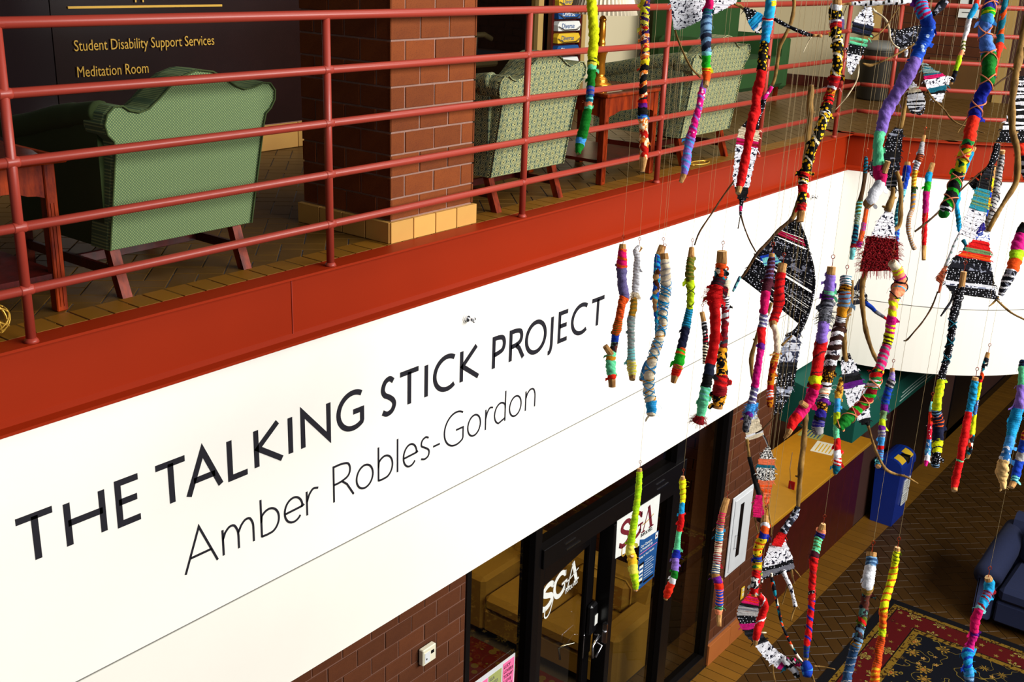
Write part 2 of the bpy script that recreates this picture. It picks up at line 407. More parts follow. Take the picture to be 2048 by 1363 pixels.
st(sweep(prof, BC, BR, 'trim_2', 'beampaint'))
RZ = (1.07, .849, .627, .4076, .1886)
POSTS = [1.884, 3.298, 4.699, 6.103, 7.544, 8.96]
rl = thing('guard_railing', 'straight dusty red pipe railing along the upper deck in front of the armchairs', 'railing', (5, 0.01, 0))
MB().tube([(-1.4, .01, RZ[0]), (9.352, .01, RZ[0])], .0195, 14).go('top_rail', 'railpaint', rl, True)
for z in RZ[1:]: MB().tube([(-1.4, .01, z), (9.352, .01, z)], .0175, 12).go('rail', 'railpaint', rl, True)
for x in [POSTS[0]-1.41, POSTS[0]-2.82]+POSTS:
    b = MB(); b.tube([(x, .012, -.001), (x, .012, 1.06)], .0175, 12)
    b.tube([(x, .012, .0), (x, .012, .008), (x, .012, .016)], [.027, .024, .018], 12)
    for z in RZ: b.tube([(x-.024, .01, z), (x-.019, .01, z), (x+.019, .01, z), (x+.024, .01, z)], [.0178, .0193, .0193, .0178], 12)
    b.go('post', 'railpaint', rl, True)
rl2 = thing('guard_railing', 'curved dusty red pipe railing round the bulging end of the upper deck', 'railing', (9.4, -.2, 0))
cpth = lambda z, a0=-3, a1=110, n=40: [(x, y, z) for x, y in arc(BC, BR-.05, a0, a1, n)]
MB().tube(cpth(RZ[0], 6), .0195, 12).go('top_rail', 'railpaint', rl2, True)
for z in RZ[1:]: MB().tube(cpth(z, 6), .0175, 12).go('rail', 'railpaint', rl2, True)
for a in (13, 52, 92):
    x, y = BC[0]-(BR-.05)*math.cos(math.radians(a)), BC[1]-(BR-.05)*math.sin(math.radians(a))
    MB().tube([(x, y, 0), (x, y, 1.06)], .0175, 12).go('post', 'railpaint', rl2, True)
# ------------------------------------------------------------------ white fascia
f1 = st(obj('wall_front', *(lambda b: (b.v, b.f))(MB().box(-1.5, 9.27, 0, .04, -1.406, -.307)), 'plaster'))
f2 = st(obj('wall_front', *(lambda b: (b.v, b.f))(MB().box(-1.5, 9.27, .001, .04, -2.007, -1.416)), 'plaster2'))
st(MB().box(-1.5, 9.27, .006, .03, -1.417, -1.405).go('trim_3', 'greyside'))
st(sweep([(0, -.307), (0, -1.402), (.05, -1.402), (.05, -.307)], WC, WR, 'wall_right', 'plaster'))
st(sweep([(0, -1.410), (0, -2.007), (.05, -2.007), (.05, -1.410)], WC, WR, 'wall_right', 'plaster2'))
st(sweep([(.006, -1.402), (.006, -1.410), (.03, -1.410), (.03, -1.402)], WC, WR, 'trim_4', 'greyside'))
st(obj('ceiling', *(lambda b: (b.v, b.f))(MB().prism(arc(WC, WR-.03, 0)+[(18, -1.7), (18, 4.4), (-1.5, 4.4), (-1.5, .03), (9.29, .03)], 'z', -2.0, -1.96)), 'ceil'))
st(obj('ceiling', *(lambda b: (b.v, b.f))(MB().box(-1.5, 13.6, .6, 4.4, 2.6, 2.75)), 'ceil'))
# cable clips on the fascia
for x, z, lb in ((4.233, -.462, 'small steel cable bolt on a round plate left of the sticks on the white fascia'), (8.60, -.444, 'small steel cable bolt on the white fascia near the inner corner')):
    th = thing('cable_bolt', lb, 'bolt', (x, 0, z), 'cable bolts on the white fascia')
    MB().tube([(x, -.001, z), (x, -.004, z)], .026, 20).go('washer', 'plaster2', th)
    MB().tube([(x, -.004, z), (x, -.016, z)], .017, 12).go('flange', 'chrome', th)
    b = MB(); b.tube([(x, -.016, z), (x, -.05, z)], .009, 8); b.tube([(x+.004+.012*math.cos(q), -.052, z+.012*math.sin(q)) for q in [i*.63 for i in range(11)]], .003, 6); b.go('eye_bolt', 'chrome', th, True)
# ------------------------------------------------------------------ lettering
def strokes(polys, w, y0=-.0016, closed=()):
    b = MB()
    for pi, P in enumerate(polys):
        P = [Vector((p[0], p[1])) for p in P]; n = len(P); cl = pi in closed
        Lp, Rp = [], []
        for i in range(n):
            a = P[(i-1) % n] if (i > 0 or cl) else None; c = P[(i+1) % n] if (i < n-1 or cl) else None
            d1 = (P[i]-a).normalized() if a is not None else None; d2 = (c-P[i]).normalized() if c is not None else None
            if d1 is None: d1 = d2
            if d2 is None: d2 = d1
            n1 = Vector((-d1.y, d1.x)); n2 = Vector((-d2.y, d2.x)); m = n1+n2
            if m.length < .2: m = n1
            m.normalize(); k = min(2.6, 1/max(.3, m.dot(n1)))
            Lp.append(P[i]+m*(w/2*k)); Rp.append(P[i]-m*(w/2*k))
        vs = [(p.x, y0, p.y) for p in Lp]+[(p.x, y0, p.y) for p in Rp]+[(p.x, 0, p.y) for p in Lp]+[(p.x, 0, p.y) for p in Rp]
        fs = []
        for i in range(n if cl else n-1):
            j = (i+1) % n
            fs += [(i, n+i, n+j, j), (i, j, 2*n+j, 2*n+i), (n+j, n+i, 3*n+i, 3*n+j)]
        b.add(vs, fs)
    return b
def el(cx, cy, rx, ry, a0, a1, n=26):
    return [(cx+rx*math.cos(math.radians(a0+(a1-a0)*i/n)), cy+ry*math.sin(math.radians(a0+(a1-a0)*i/n))) for i in range(n+1)]
X_ = .665
GL = {
 'T': [[(0, 1), (1, 1)], [(.5, 1), (.5, 0)]], 'H': [[(0, 0), (0, 1)], [(1, 0), (1, 1)], [(0, .52), (1, .52)]],
 'E': [[(1, 1), (0, 1), (0, 0), (1, 0)], [(0, .53), (.9, .53)]], 'A': [[(0, -.03), (.48, 1.02), (1, -.03)], [(.17, .32), (.83, .32)]],
 'L': [[(0, 1), (0, 0), (1, 0)]], 'K': [[(0, 0), (0, 1)], [(.86, 1.02), (.06, .50), (1, -.03)]], 'I': [[(.5, 0), (.5, 1)]],
 'N': [[(0, 0), (0, 1), (1, 0), (1, 1)]],
 'G': [el(.62, .5, .62, .52, 55, 305, 30)+[(1, .13), (1, .45), (.62, .45)]], 'C': [el(.64, .5, .64, .52, 55, 305, 30)],
 'S': [catmull([(.92, .92), (.6, 1.02), (.22, .95), (.04, .74), (.2, .57), (.55, .47), (.9, .33), (1, .18), (.8, .02), (.4, -.03), (.03, .06)], 5)],
 'P': [[(0, 0), (0, 1)]+catmull([(.4, 1), (.85, .94), (1, .74), (.85, .54), (.4, .47), (0, .45)], 4)],
 'R': [[(0, 0), (0, 1)]+catmull([(.35, 1), (.72, .94), (.83, .76), (.72, .58), (.35, .50), (0, .49)], 4), [(.42, .50), (.66, .36), (1, -.02)]],
 'O': [el(.5, .5, .5, .53, 0, 360, 36)[:-1]], 'J': [[(1, 1), (1, .12)]+catmull([(1, .0), (.82, -.16), (.45, -.26), (.0, -.27)], 4)],
 'm': [[(0, 0), (0, X_)], [(0, X_*.62)]+catmull([(.08, X_*.85), (.22, X_), (.38, X_*.97), (.48, X_*.72), (.5, X_*.5)], 3)+[(.5, 0)], [(.5, X_*.62)]+catmull([(.6, X_*.85), (.74, X_), (.9, X_*.97), (.99, X_*.72), (1, X_*.5)], 3)+[(1, 0)]],
 'n': [[(0, 0), (0, X_)], [(0, X_*.6)]+catmull([(.15, X_*.85), (.45, X_), (.8, X_*.95), (.97, X_*.72), (1, X_*.5)], 3)+[(1, 0)]],
 'b': [[(0, 1), (0, .0)], [(0, .01), (.3, 0)]+el(.45, X_/2, .55, X_/2, -75, 140, 22)+[(0, X_*.58)]],
 'd': [[(1, 1), (1, 0)], [(1, .1)]+[(1-p[0], p[1]) for p in el(.45, X_/2, .55, X_/2, -75, 140, 22)]+[(1, X_*.62)]],
 'e': [[(.02, X_*.47), (1, X_*.5)]+el(.5, X_/2, .5, X_/2, 0, 318, 30)], 'o': [el(.5, X_/2, .5, X_/2, 0, 360, 32)[:-1]],
 'r': [[(0, 0), (0, X_)], [(0, X_*.55)]+catmull([(.2, X_*.82), (.55, X_), (1, X_*.95)], 4)], 'l': [[(.5, 0), (.5, 1)]],
 's': [catmull([(.9, .61), (.55, X_), (.15, .6), (.08, .45), (.5, .35), (.95, .22), (.9, .06), (.5, 0), (.05, .05)], 5)], '-': [[(0, .26), (1, .26)]],
}
def line_of_letters(th, data, z0, z1, sw, mat, y=-.0005, slope=0):
    x00 = data[0][1]
    for ch, xa, xb in data:
        zb = z0+(xa-x00)*slope; h = (z1-z0); k = 1-.03*(xa-x00)/4
        W = max(xb-xa-sw, 1e-4); H = h*k-sw
        pol = [[(xa+sw/2+p[0]*W, zb+sw/2+p[1]*H) for p in P] for P in GL[ch]]
        bb = strokes(pol, sw, closed=(0,) if ch in 'Oo' else ())
        o = obj('letter', [(v[0], v[1]+y, v[2]) for v in bb.v], bb.f, mat, th); o['label'] = "letter '%s'" % ch
L1 = [('T', 1.729, 1.896), ('H', 1.926, 2.097), ('E', 2.141, 2.258), ('T', 2.313, 2.478), ('A', 2.461, 2.65), ('L', 2.675, 2.792), ('K', 2.818, 2.986), ('I', 3.01, 3.039), ('N', 3.085, 3.269), ('G', 3.305, 3.485), ('S', 3.597, 3.706), ('T', 3.722, 3.882), ('I', 3.912, 3.943), ('C', 3.979, 4.158), ('K', 4.191, 4.358), ('P', 4.462, 4.58), ('R', 4.612, 4.757), ('O', 4.757, 4.964), ('J', 4.97, 5.029), ('E', 5.077, 5.185), ('C', 5.209, 5.387), ('T', 5.413, 5.574)]
L2 = [('A', 2.427, 2.603), ('m', 2.625, 2.801), ('b', 2.836, 2.947), ('e', 2.971, 3.088), ('r', 3.105, 3.187), ('R', 3.275, 3.415), ('o', 3.425, 3.547), ('b', 3.576, 3.686), ('l', 3.712, 3.723), ('e', 3.756, 3.865), ('s', 3.886, 3.962), ('-', 3.982, 4.045), ('G', 4.07, 4.234), ('o', 4.263, 4.381), ('r', 4.416, 4.489), ('d', 4.495, 4.601), ('o', 4.631, 4.749), ('n', 4.782, 4.882)]
th = thing('wall_lettering', 'large black capitals reading THE TALKING STICK PROJECT on the white fascia', 'lettering', (1.73, 0, -.83))
line_of_letters(th, L1, -.834, -.632, .0265, 'letterink', slope=.0042)
th = thing('wall_lettering', 'thin black line reading Amber Robles-Gordon below the large capitals on the fascia', 'lettering', (2.43, 0, -1.17))
line_of_letters(th, L2, -1.170, -.974, .0105, 'letterink', slope=.004)
def textmesh(name, s, size, parent, mat, origin, xd=(1, 0, 0), zd=(0, 0, 1), align='LEFT', ext=.001, off=0, sx=1):
    c = bpy.data.curves.new('t', 'FONT'); c.body = s; c.size = size; c.extrude = ext; c.offset = off; c.align_x = align; c.resolution_u = 3
    o = bpy.data.objects.new('t', c); COL.objects.link(o); me = o.to_mesh()
    vs = [tuple(v.co) for v in me.vertices]; fs = [tuple(p.vertices) for p in me.polygons]; o.to_mesh_clear()
    bpy.data.objects.remove(o); bpy.data.curves.remove(c)
    X, Z = Vector(xd), Vector(zd); Y = X.cross(Z); O = Vector(origin)
    return obj(name, [O+X*(v[0]*sx)+Z*v[1]-Y*v[2] for v in vs], fs, mat, parent)
# ------------------------------------------------------------------ upper level: column
cx0, cy0, cw = 3.776, .100, .622
col = st(MB().box(cx0+.012, cx0+cw-.012, cy0+.012, cy0+cw-.012, -.005, 2.63).go('brick_column', 'mortar'))
bricks(col, cx0, cx0+cw, .107, 2.615, cy0+.012, 'brickup', 'x', .2073, .1045, 80, phase=1)
bricks(col, cy0, cy0+cw, .107, 2.615, cx0+.012, 'brickup', 'y', .2073, .1045, 80, phase=0)
bricks(col, cy0, cy0+cw, .107, 2.615, cx0+cw-.012, 'brickup', 'y', .2073, .1045, 0, far=True)
for i in range(4):
    a = cx0-.012+i*.1615
    piece('base_tile', .156, .03, .102, 'bufftile', col, (a+.081, cy0+.004, .052))
    piece('base_tile', .03, .156, .102, 'bufftile', col, (cx0+.0, cy0+i*.1615+.078, .052))
# ------------------------------------------------------------------ upper level: walls behind
YB = 2.47
wb = st(MB().box(-1.5, 6.6, YB+.02, YB+.2, .178, 2.6).go('wall_back', 'darkpanel'))
MB().box(-1.5, 3.52, YB+.008, YB+.03, .178, 2.6).go('panel', 'panelleft', wb); MB().box(3.527, 6.5, YB+.008, YB+.03, .178, 2.6).go('panel', 'darkpanel', wb)
bs = st(MB().box(-1.5, 6.6, YB, YB+.2, 0, .178).go('baseboard_back', 'mortar'))
for i in range(20): piece('base_tile', .395, .02, .172, 'bufftile', bs, (-1.3+i*.4, YB-.006, .088))
dr = thing('directory_sign', 'brushed gold directory lettering and bar on the dark panelled wall behind the green armchair', 'sign', (3.64, YB, .6))
MB().box(3.63, 4.705, YB-.002, YB+.008, .955, .968).go('gold_bar', 'gold', dr)
textmesh('text_line', 'Student Disability Support Services', .088, dr, 'gold', (3.642, YB-.004, .722), sx=.79)
textmesh('text_line', 'Meditation Room', .088, dr, 'gold', (3.645, YB-.004, .575), sx=.775)
textmesh('text_line', 'Student Support', .13, dr, 'gold', (3.62, YB-.004, 1.016), sx=.78)
# glazed office further right, in the dark
st(MB().box(6.6, 8.66, YB, YB+.08, 0, .16).go('wall_back', 'darkwood'))
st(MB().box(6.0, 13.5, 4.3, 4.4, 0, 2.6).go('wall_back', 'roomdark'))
w1 = st(MB().box(8.075, 8.15, YB-.02, YB+.06, .16, 2.6).go('window_1', 'beiged')); MB().box(6.6, 8.075, YB+.02, YB+.026, .16, 2.6).go('pane', 'glass', w1)
st(MB().box(8.64, 8.70, YB-.10, 2.6, 0, 2.6).go('trim_5', 'beiged'))
st(MB().box(8.70, 12.75, YB, YB+.12, .0, 2.6).go('wall_back', 'beige'))
st(MB().box(12.7, 12.82, 1.24, YB+.1, .0, 2.6).go('wall_right', 'beige'))
st(MB().box(12.66, 12.70, 1.22, YB, .0, .12).go('baseboard_right', 'mahogd'))
st(MB().box(12.62, 12.82, 1.16, 1.26, .0, 2.6).go('trim_6', 'beiged'))
wr = st(MB().box(13.01, 13.15, -2.4, 1.3, .0, 2.6).go('wall_right', 'mortard'))
bricks(wr, -2.3, 1.25, .0, 1.5, 13.0, 'bricklo', 'y', .3, .105, 0, far=True)
MB().box(12.93, 13.02, -.24, -.14, 0, 2.4).go('door_jamb', 'beiged', wr); MB().box(12.95, 13.02, -1.3, -.24, 0, 2.2).go('door_panel', 'walldark', wr)
MB().box(12.96, 13.01, -.14, .6, 0, .42).go('wainscot', 'ochre', wr)
nt_ = thing('wall_notice', 'white notice with a black mark on the far brick wall at upper right', 'notice', (12.97, .27, .95))
MB().box(12.965, 12.985, .16, .37, .86, 1.10).go('sheet', 'paper', nt_); b = MB(); b.box(12.958, 12.964, .24, .275, .985, 1.06); b.box(12.958, 12.964, .20, .33, .912, .918); b.go('print', 'black', nt_)
# brochure rack on the left of the beige wall
br = thing('brochure_rack', 'dark red wooden rack of clear pockets with magazines on the back wall', 'rack', (8.4, YB-.1, .1))
MB().box(8.17, 8.63, YB-.06, YB-.02, .12, 2.0, 0, .004).go('backboard', 'mahogd', br)
for s_ in (8.17, 8.60): MB().box(s_, s_+.03, YB-.10, YB-.02, .12, 2.0).go('side_rail', 'mahogd', br)
for i in range(9):
    z = .40+i*.104
    b = MB(); b.prism([(8.235, z), (8.565, z), (8.575, z+.05), (8.55, z+.082), (8.25, z+.082), (8.225, z+.05)], 'y', YB-.125, YB-.07)
    b.go('magazine', ('paper', 'posterblue', 'signyel')[i % 3], br)
    b = MB(); b.tube([(8.23, YB-.13, z+.04), (8.30, YB-.145, z+.01), (8.5, YB-.145, z+.01), (8.57, YB-.13, z+.04)], .005, 6); b.go('pocket_rim', 'chrome', br)
    textmesh('magazine_title', 'Diverse', .062, br, ('posterblue', 'paper', 'posterblue')[i % 3], (8.285, YB-.1265, z+.022))
oc = thing('office_chair', 'dim office chair with a loop armrest behind the glass beyond the column', 'chair', (7.75, 3.1, 0))
b = MB(); b.tube([(7.55, 2.9, .62), (7.6, 2.87, .66), (7.85, 2.87, .66), (7.95, 2.87, .62)], .025, 8); b.go('armrest', 'officegrey', oc, True)
MB().tube([(7.72, 2.88, .40), (7.74, 2.88, .65)], .03, 8).go('arm_post', 'black', oc); MB().box(7.45, 8.05, 2.85, 3.4, .38, .46, 0, .02).go('seat', 'officegrey', oc)
MB().box(7.42, 7.52, 2.9, 3.35, .5, 1.0, 0, .02).go('backrest', 'black', oc); MB().tube([(7.75, 3.1, .05), (7.75, 3.1, .4)], .03, 8).go('column', 'black', oc); MB().tube([(7.75, 3.1, 0), (7.75, 3.1, .06)], .26, 10).go('base', 'black', oc)
for z in (.50, .42): 
    pass
so = thing('wall_outlet', 'small outlet plate on the beige upper wall behind the brass lamp', 'outlet', (10.13, YB, .5))
MB().box(10.09, 10.17, YB-.008, YB, .44, .56, 0, .002).go('plate', 'greyside', so); b = MB(); b.box(10.115, 10.145, YB-.011, YB-.008, .51, .54); b.box(10.115, 10.145, YB-.011, YB-.008, .46, .49); b.go('socket', 'black', so)
# ------------------------------------------------------------------ armchairs
t = NT('greenweave'); v = t.n('SeparateXYZ'); t.l(t.co(), v.inputs[0])
a = t.math('PINGPONG', t.math('MULTIPLY', t.math('ADD', v.outputs[0], v.outputs[2]), 1), .0062); c = t.math('PINGPONG', t.math('MULTIPLY', t.math('SUBTRACT', v.outputs[0], v.outputs[2]), 1), .0062)
f = t.math('GREATER_THAN', t.math('MULTIPLY', a, c), .0000115)
t.bump(f, .3, .001); MATS['greenweave'] = t.out(t.mix(f, lin('506648'), lin('82925e')), .9, 0, .2)
simple('greenplain', '303f14', .9, var=.15, vs=8); simple('greendeep', '1a4410', .85, var=.2, vs=5)
t = NT('diamond'); v = t.n('SeparateXYZ'); t.l(t.co(), v.inputs[0]); u = t.math('ADD', t.math('MULTIPLY', v.outputs[0], 1), t.math('MULTIPLY', v.outputs[1], 1))
fx = t.math('ABSOLUTE', t.math('SUBTRACT', t.math('FRACT', t.math('DIVIDE', u, .046)), .5))
row = t.math('MULTIPLY', t.math('FLOOR', t.math('DIVIDE', u, .046)), .5)
fz = t.math('ABSOLUTE', t.math('SUBTRACT', t.math('FRACT', t.math('ADD', t.math('DIVIDE', v.outputs[2], .058), row)), .5))
d = t.math('ADD', t.math('ADD', fx, fz), t.math('MULTIPLY', t.math('SUBTRACT', t.noise(60, 2), .5), .10))
MATS['diamond'] = t.out(t.ramp(d, [(0, '141c14'), (.13, 'c4c080'), (.23, '3e4c3e'), (.36, 'b4b078'), (.46, '4c5c50'), (.60, 'a4a470'), (.70, '445448')]), .9, 0, .2)
def armchair(name, label, x0, yb, W, mat, side, legm, H=.86, depth=.72):
    """seen from behind: back at y = yb, facing +y"""
    th = thing(name, label, 'armchair', (x0+W/2, yb+.3, 0), 'armchairs on the upper deck')
    s = W/.67
    out = [(0, .19), (.035, .58), (.030, .615), (.005, .64), (-.006, .68), (.006, .72), (.035, .745), (.07, .745), (.10, .725), (.14, .715), (.18, .725), (.22, .755), (.27, .80), (.33, .84), (.40, .86), (.47, .85), (.53, .82), (.585, .785), (.63, .768), (.68, .775), (.725, .79), (.76, .785), (.785, .755), (.785, .715), (.765, .68), (.74, .66), (.73, .62), (.675, .19)]
    out = [(x0+p[0]*s, .19+(p[1]-.19)*(H-.19)/.67) for p in out]
    n = len(out); b = MB()
    def ring(y, ins, lean): 
        cx = x0+.37*s
        return [(cx+(p[0]-cx)*(1-ins), y-lean*(p[1]-.19), .19+(p[1]-.19)*(1-ins*.3)+ins*.04) for p in out]
    rings = [ring(yb+.006, .02, .09), ring(yb, 0, .09), ring(yb+.02, -.012, .09), ring(yb+.12, -.012, .07), ring(yb+.15, .03, .05)]
    vs = [p for r in rings for p in r]; fs = [tuple(range(n))]+[(i*n+k, (i+1)*n+k, (i+1)*n+(k+1) % n, i*n+(k+1) % n) for i in range(4) for k in range(n)]+[tuple(range(4*n, 5*n))[::-1]]
    b.add(vs, fs); b.go('backrest', mat, th)
    pip = ring(yb-.002, 0, .09); MB().tube(pip[::1], .004, 5, cap=False).go('piping', side, th, True)
    for sd in (0, 1):
        xa = x0+(.0 if sd == 0 else .60)*s; xb = xa+.08*s
        b = MB(); zt = .19+(.745-.19)*(H-.19)/.67
        b.prism([(yb+.03, .19), (yb+.03, zt-.05), (yb+.34, zt-.11), (yb+depth, zt-.19), (yb+depth, .19)], 'x', xa+.005, xb)
        b.go('side_panel', side, th)
        b = MB(); xc = xa+.03*s-(.0 if sd == 0 else -.03)
        pts = catmull([(xc+(.0), yb+.03, zt-.03), (xc, yb+.18, zt-.055), (xc, yb+.34, zt-.085), (xc, yb+.52, zt-.13), (xc, yb+depth, zt-.17)], 5)
        b.tube(pts, [.046]*6+[.05]*(len(pts)-6), 14); b.go('rolled_arm', side, th, True)
    MB().box(x0+.07*s, x0+.62*s, yb+.12, yb+depth-.02, .24, .42, 0, .03).go('seat_cushion', side, th)
    b = MB(); b.box(x0+.02, x0+W-.03, yb+.04, yb+depth-.02, .185, .25, 0, .01); b.go('seat_frame', side, th)
    for sx, xx in ((-1, x0+.035*s), (1, x0+.615*s)):
        b = MB(); m = .022
        for z0_, z1_, ya, yb_ in ((.0, .10, -.05, -.012), (.10, .20, -.012, .02)):
            vs = [(xx+q*m, yb+.03+yy+r*m*.9, z) for z, yy in ((z0_, ya), (z1_, yb_)) for q, r in ((-1, -1), (1, -1), (1, 1), (-1, 1))]
            b.add(vs, [(3, 2, 1, 0), (4, 5, 6, 7), (0, 1, 5, 4), (1, 2, 6, 5), (2, 3, 7, 6), (3, 0, 4, 7)])
        b.go('leg', legm, th)
        MB().box(xx-.02, xx+.02, yb+depth-.06, yb+depth-.02, 0, .2, 0, .002).go('leg', legm, th)
        MB().box(xx-.01, xx+.01, yb+.04, yb+depth-.05, .07, .11, 0, .002).go('stretcher', 'mahogd', th)
    MB().box(x0+.035*s, x0+.615*s, yb+.3, yb+.32, .07, .11, 0, .002).go('stretcher', 'mahogd', th)
    return th
armchair('armchair', 'plain green woven camelback armchair seen from behind at left, before the dark wall', 2.375, .262, .69, 'greenweave', 'greenplain', 'mahogany')
armchair('armchair', 'diamond patterned armchair seen from behind, just right of the brick column', 4.655, .20, .67, 'diamond', 'diamond', 'mahogany', .84)
armchair('armchair', 'diamond patterned armchair behind the railing, right of the brass lamp table', 6.735, .215, .70, 'diamond', 'diamond', 'mahogany', .86)
c4 = thing('armchair', 'dark green high armchair against the beige wall, behind the patterned one', 'armchair', (10.2, 1.9, 0), 'armchairs on the upper deck')
b = MB(); b.box(9.62, 10.95, 1.95, 2.25, .15, 1.15, 0, .05); b.go('backrest', 'greendeep', c4); MB().box(9.62, 10.95, 1.4, 1.95, .15, .45, 0, .04).go('seat', 'greendeep', c4)
for xx in (9.52, 10.9): MB().box(xx, xx+.14, 1.4, 2.1, .12, .66, 0, .04).go('arm', 'greendeep', c4)
for xx in (9.6, 10.88):
    for yy in (1.45, 2.1): MB().box(xx, xx+.05, yy, yy+.05, 0, .15).go('leg', 'mahogany', c4)
# ------------------------------------------------------------------ side tables
def side_table(label, x0, y0, W, D, H):
    th = thing('side_table', label, 'table', (x0+W/2, y0+D/2, 0), 'mahogany side tables on the upper deck')
    MB().box(x0-.035, x0+W+.035, y0-.035, y0+D+.035, H-.022, H, 0, .006).go('tabletop', 'mahogany', th)
    MB().box(x0+.0, x0+W-.0, y0+.0, y0+D-.0, H, H+.004).go('glass_top', 'glass', th)
    L = .045
    for xx in (x0, x0+W-L):
        for yy in (y0, y0+D-L):
            b = MB(); b.box(xx, xx+L, yy, yy+L, 0, H-.022, 0, .004)
            for q in (.3, .6): b.box(xx+L*q, xx+L*q+.003, yy-.003, yy, .02, H-.17)
            b.go('leg', 'mahogany', th)
    def apron(xa, xb, y, ax):
        n = 16; pl = [(xa, H-.03)]
        for i in range(n+1):
            q = i/n; e = min(q, 1-q)*2
            z = H-.15+(.032 if e > .45 else (.018 if e > .3 else 0)+.014*math.sin(min(1, e/.45)*math.pi))
            pl.append((xa+(xb-xa)*q, z))
        pl.append((xb, H-.03)); b = MB(); b.prism(pl, 'y' if ax == 'x' else 'x', y, y+.018); b.go('apron', 'mahogany', th)
    apron(x0+L, x0+W-L, y0+.008, 'x'); apron(x0+L, x0+W-L, y0+D-.026, 'x'); apron(y0+L, y0+D-L, x0+.008, 'y'); apron(y0+L, y0+D-L, x0+W-.026, 'y')
    MB().box(x0+.01, x0+W-.01, y0+.01, y0+D-.01, .13, .15).go('shelf', 'mahogd', th)
    return th
side_table('mahogany side table with scalloped apron at the left edge, beside the green armchair', 1.56, .245, .61, .55, .585)
side_table('mahogany side table under the brass lamp between two patterned armchairs', 5.755, .20, .62, .60, .56)
lp = thing('table_lamp', 'turned brass table lamp with pleated shade on the middle side table', 'lamp', (6.05, .45, .564))
LX, LY = 6.03, .44
MB().lathe([(.075, .564), (.078, .58), (.05, .59), (.055, .60), (.045, .615), (.030, .63), (.034, .645), (.030, .70), (.036, .76), (.044, .775), (.048, .785), (.040, .80), (.022, .81), (.026, .825), (.024, .84), (.021, .85), (.024, .87), (.022, .95), (.019, .96), (.024, .97), (.018, .985), (.008, .995), (.008, 1.03)], LX, LY, 24).go('base', 'brass', lp, True)
b = MB(); N = 48; vs = []
for z, r in ((1.005, .21), (1.26, .13)):
    for k in range(N*2):
        q = math.pi*k/N; rr = r+(.004 if k % 2 else -.004); vs.append((LX+rr*math.cos(q), LY+rr*math.sin(q), z))
b.add(vs, [(k, (k+1) % (2*N), 2*N+(k+1) % (2*N), 2*N+k) for k in range(2*N)]); b.go('lamp_shade', 'shade', lp)
gb = thing('wire_ball', 'openwork gold wire ball on the deck at the far left edge', 'ornament', (1.84, .17, 0))
b = MB()
for k in range(9):
    a_ = R_.uniform(0, 3.14); tl = R_.uniform(-1, 1); R0 = .055
    ax = Vector((math.sin(a_)*math.cos(tl), math.cos(a_)*math.cos(tl), math.sin(tl))); o1 = ax.orthogonal().normalized(); o2 = ax.cross(o1)
    b.tube([Vector((1.84, .168, R0+.003))+(o1*math.cos(q)+o2*math.sin(q))*R0*.97 for q in [i*2*math.pi/24 for i in range(25)]], .0032, 5)
b.go('rings', 'gold', gb, True)
cd_ = MB(); pts = [(6.95+.13*math.cos(q)*(.6+.04*q), .165+.05*math.sin(q), .006) for q in [i*.3 for i in range(34)]]
o = cd_.tube(pts, .004, 5).go('power_cord', 'gold', base=(6.95, .165, 0), smooth=True); tag(o, 'loop of tan power cord lying on the deck under the right patterned armchair', 'cord')
tc = thing('trash_can', 'dark grey upright trash can with lid on the far right of the upper deck', 'trash can', (12.05, .83, 0))
MB().lathe([(.19, 0), (.20, .02), (.21, .50), (.215, .52)], 12.05, .83, 24).go('body', 'cansteel', tc, True); MB().lathe([(.225, .52), (.225, .56), (.18, .60), (.10, .61)], 12.05, .83, 24).go('lid', 'greyside', tc, True)
# ------------------------------------------------------------------ lower level
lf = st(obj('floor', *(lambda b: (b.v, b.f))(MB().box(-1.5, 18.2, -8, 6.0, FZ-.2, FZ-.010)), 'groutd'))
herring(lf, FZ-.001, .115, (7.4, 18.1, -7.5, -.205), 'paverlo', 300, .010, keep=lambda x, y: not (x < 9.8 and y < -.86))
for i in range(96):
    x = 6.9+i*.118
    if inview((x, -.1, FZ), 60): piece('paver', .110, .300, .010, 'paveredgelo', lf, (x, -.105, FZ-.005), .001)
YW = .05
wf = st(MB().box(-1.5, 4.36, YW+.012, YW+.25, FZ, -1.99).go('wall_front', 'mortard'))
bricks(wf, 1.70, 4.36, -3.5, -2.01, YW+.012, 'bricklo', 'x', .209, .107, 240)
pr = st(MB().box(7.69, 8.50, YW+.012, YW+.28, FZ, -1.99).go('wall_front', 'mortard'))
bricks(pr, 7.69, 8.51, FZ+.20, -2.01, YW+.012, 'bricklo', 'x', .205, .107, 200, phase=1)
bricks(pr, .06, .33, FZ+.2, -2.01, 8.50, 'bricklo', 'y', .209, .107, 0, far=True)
for i in range(2): piece('base_tile', .40, .05, .20, 'basetile', pr, (7.69+.205+i*.405, YW+.01, FZ+.10))
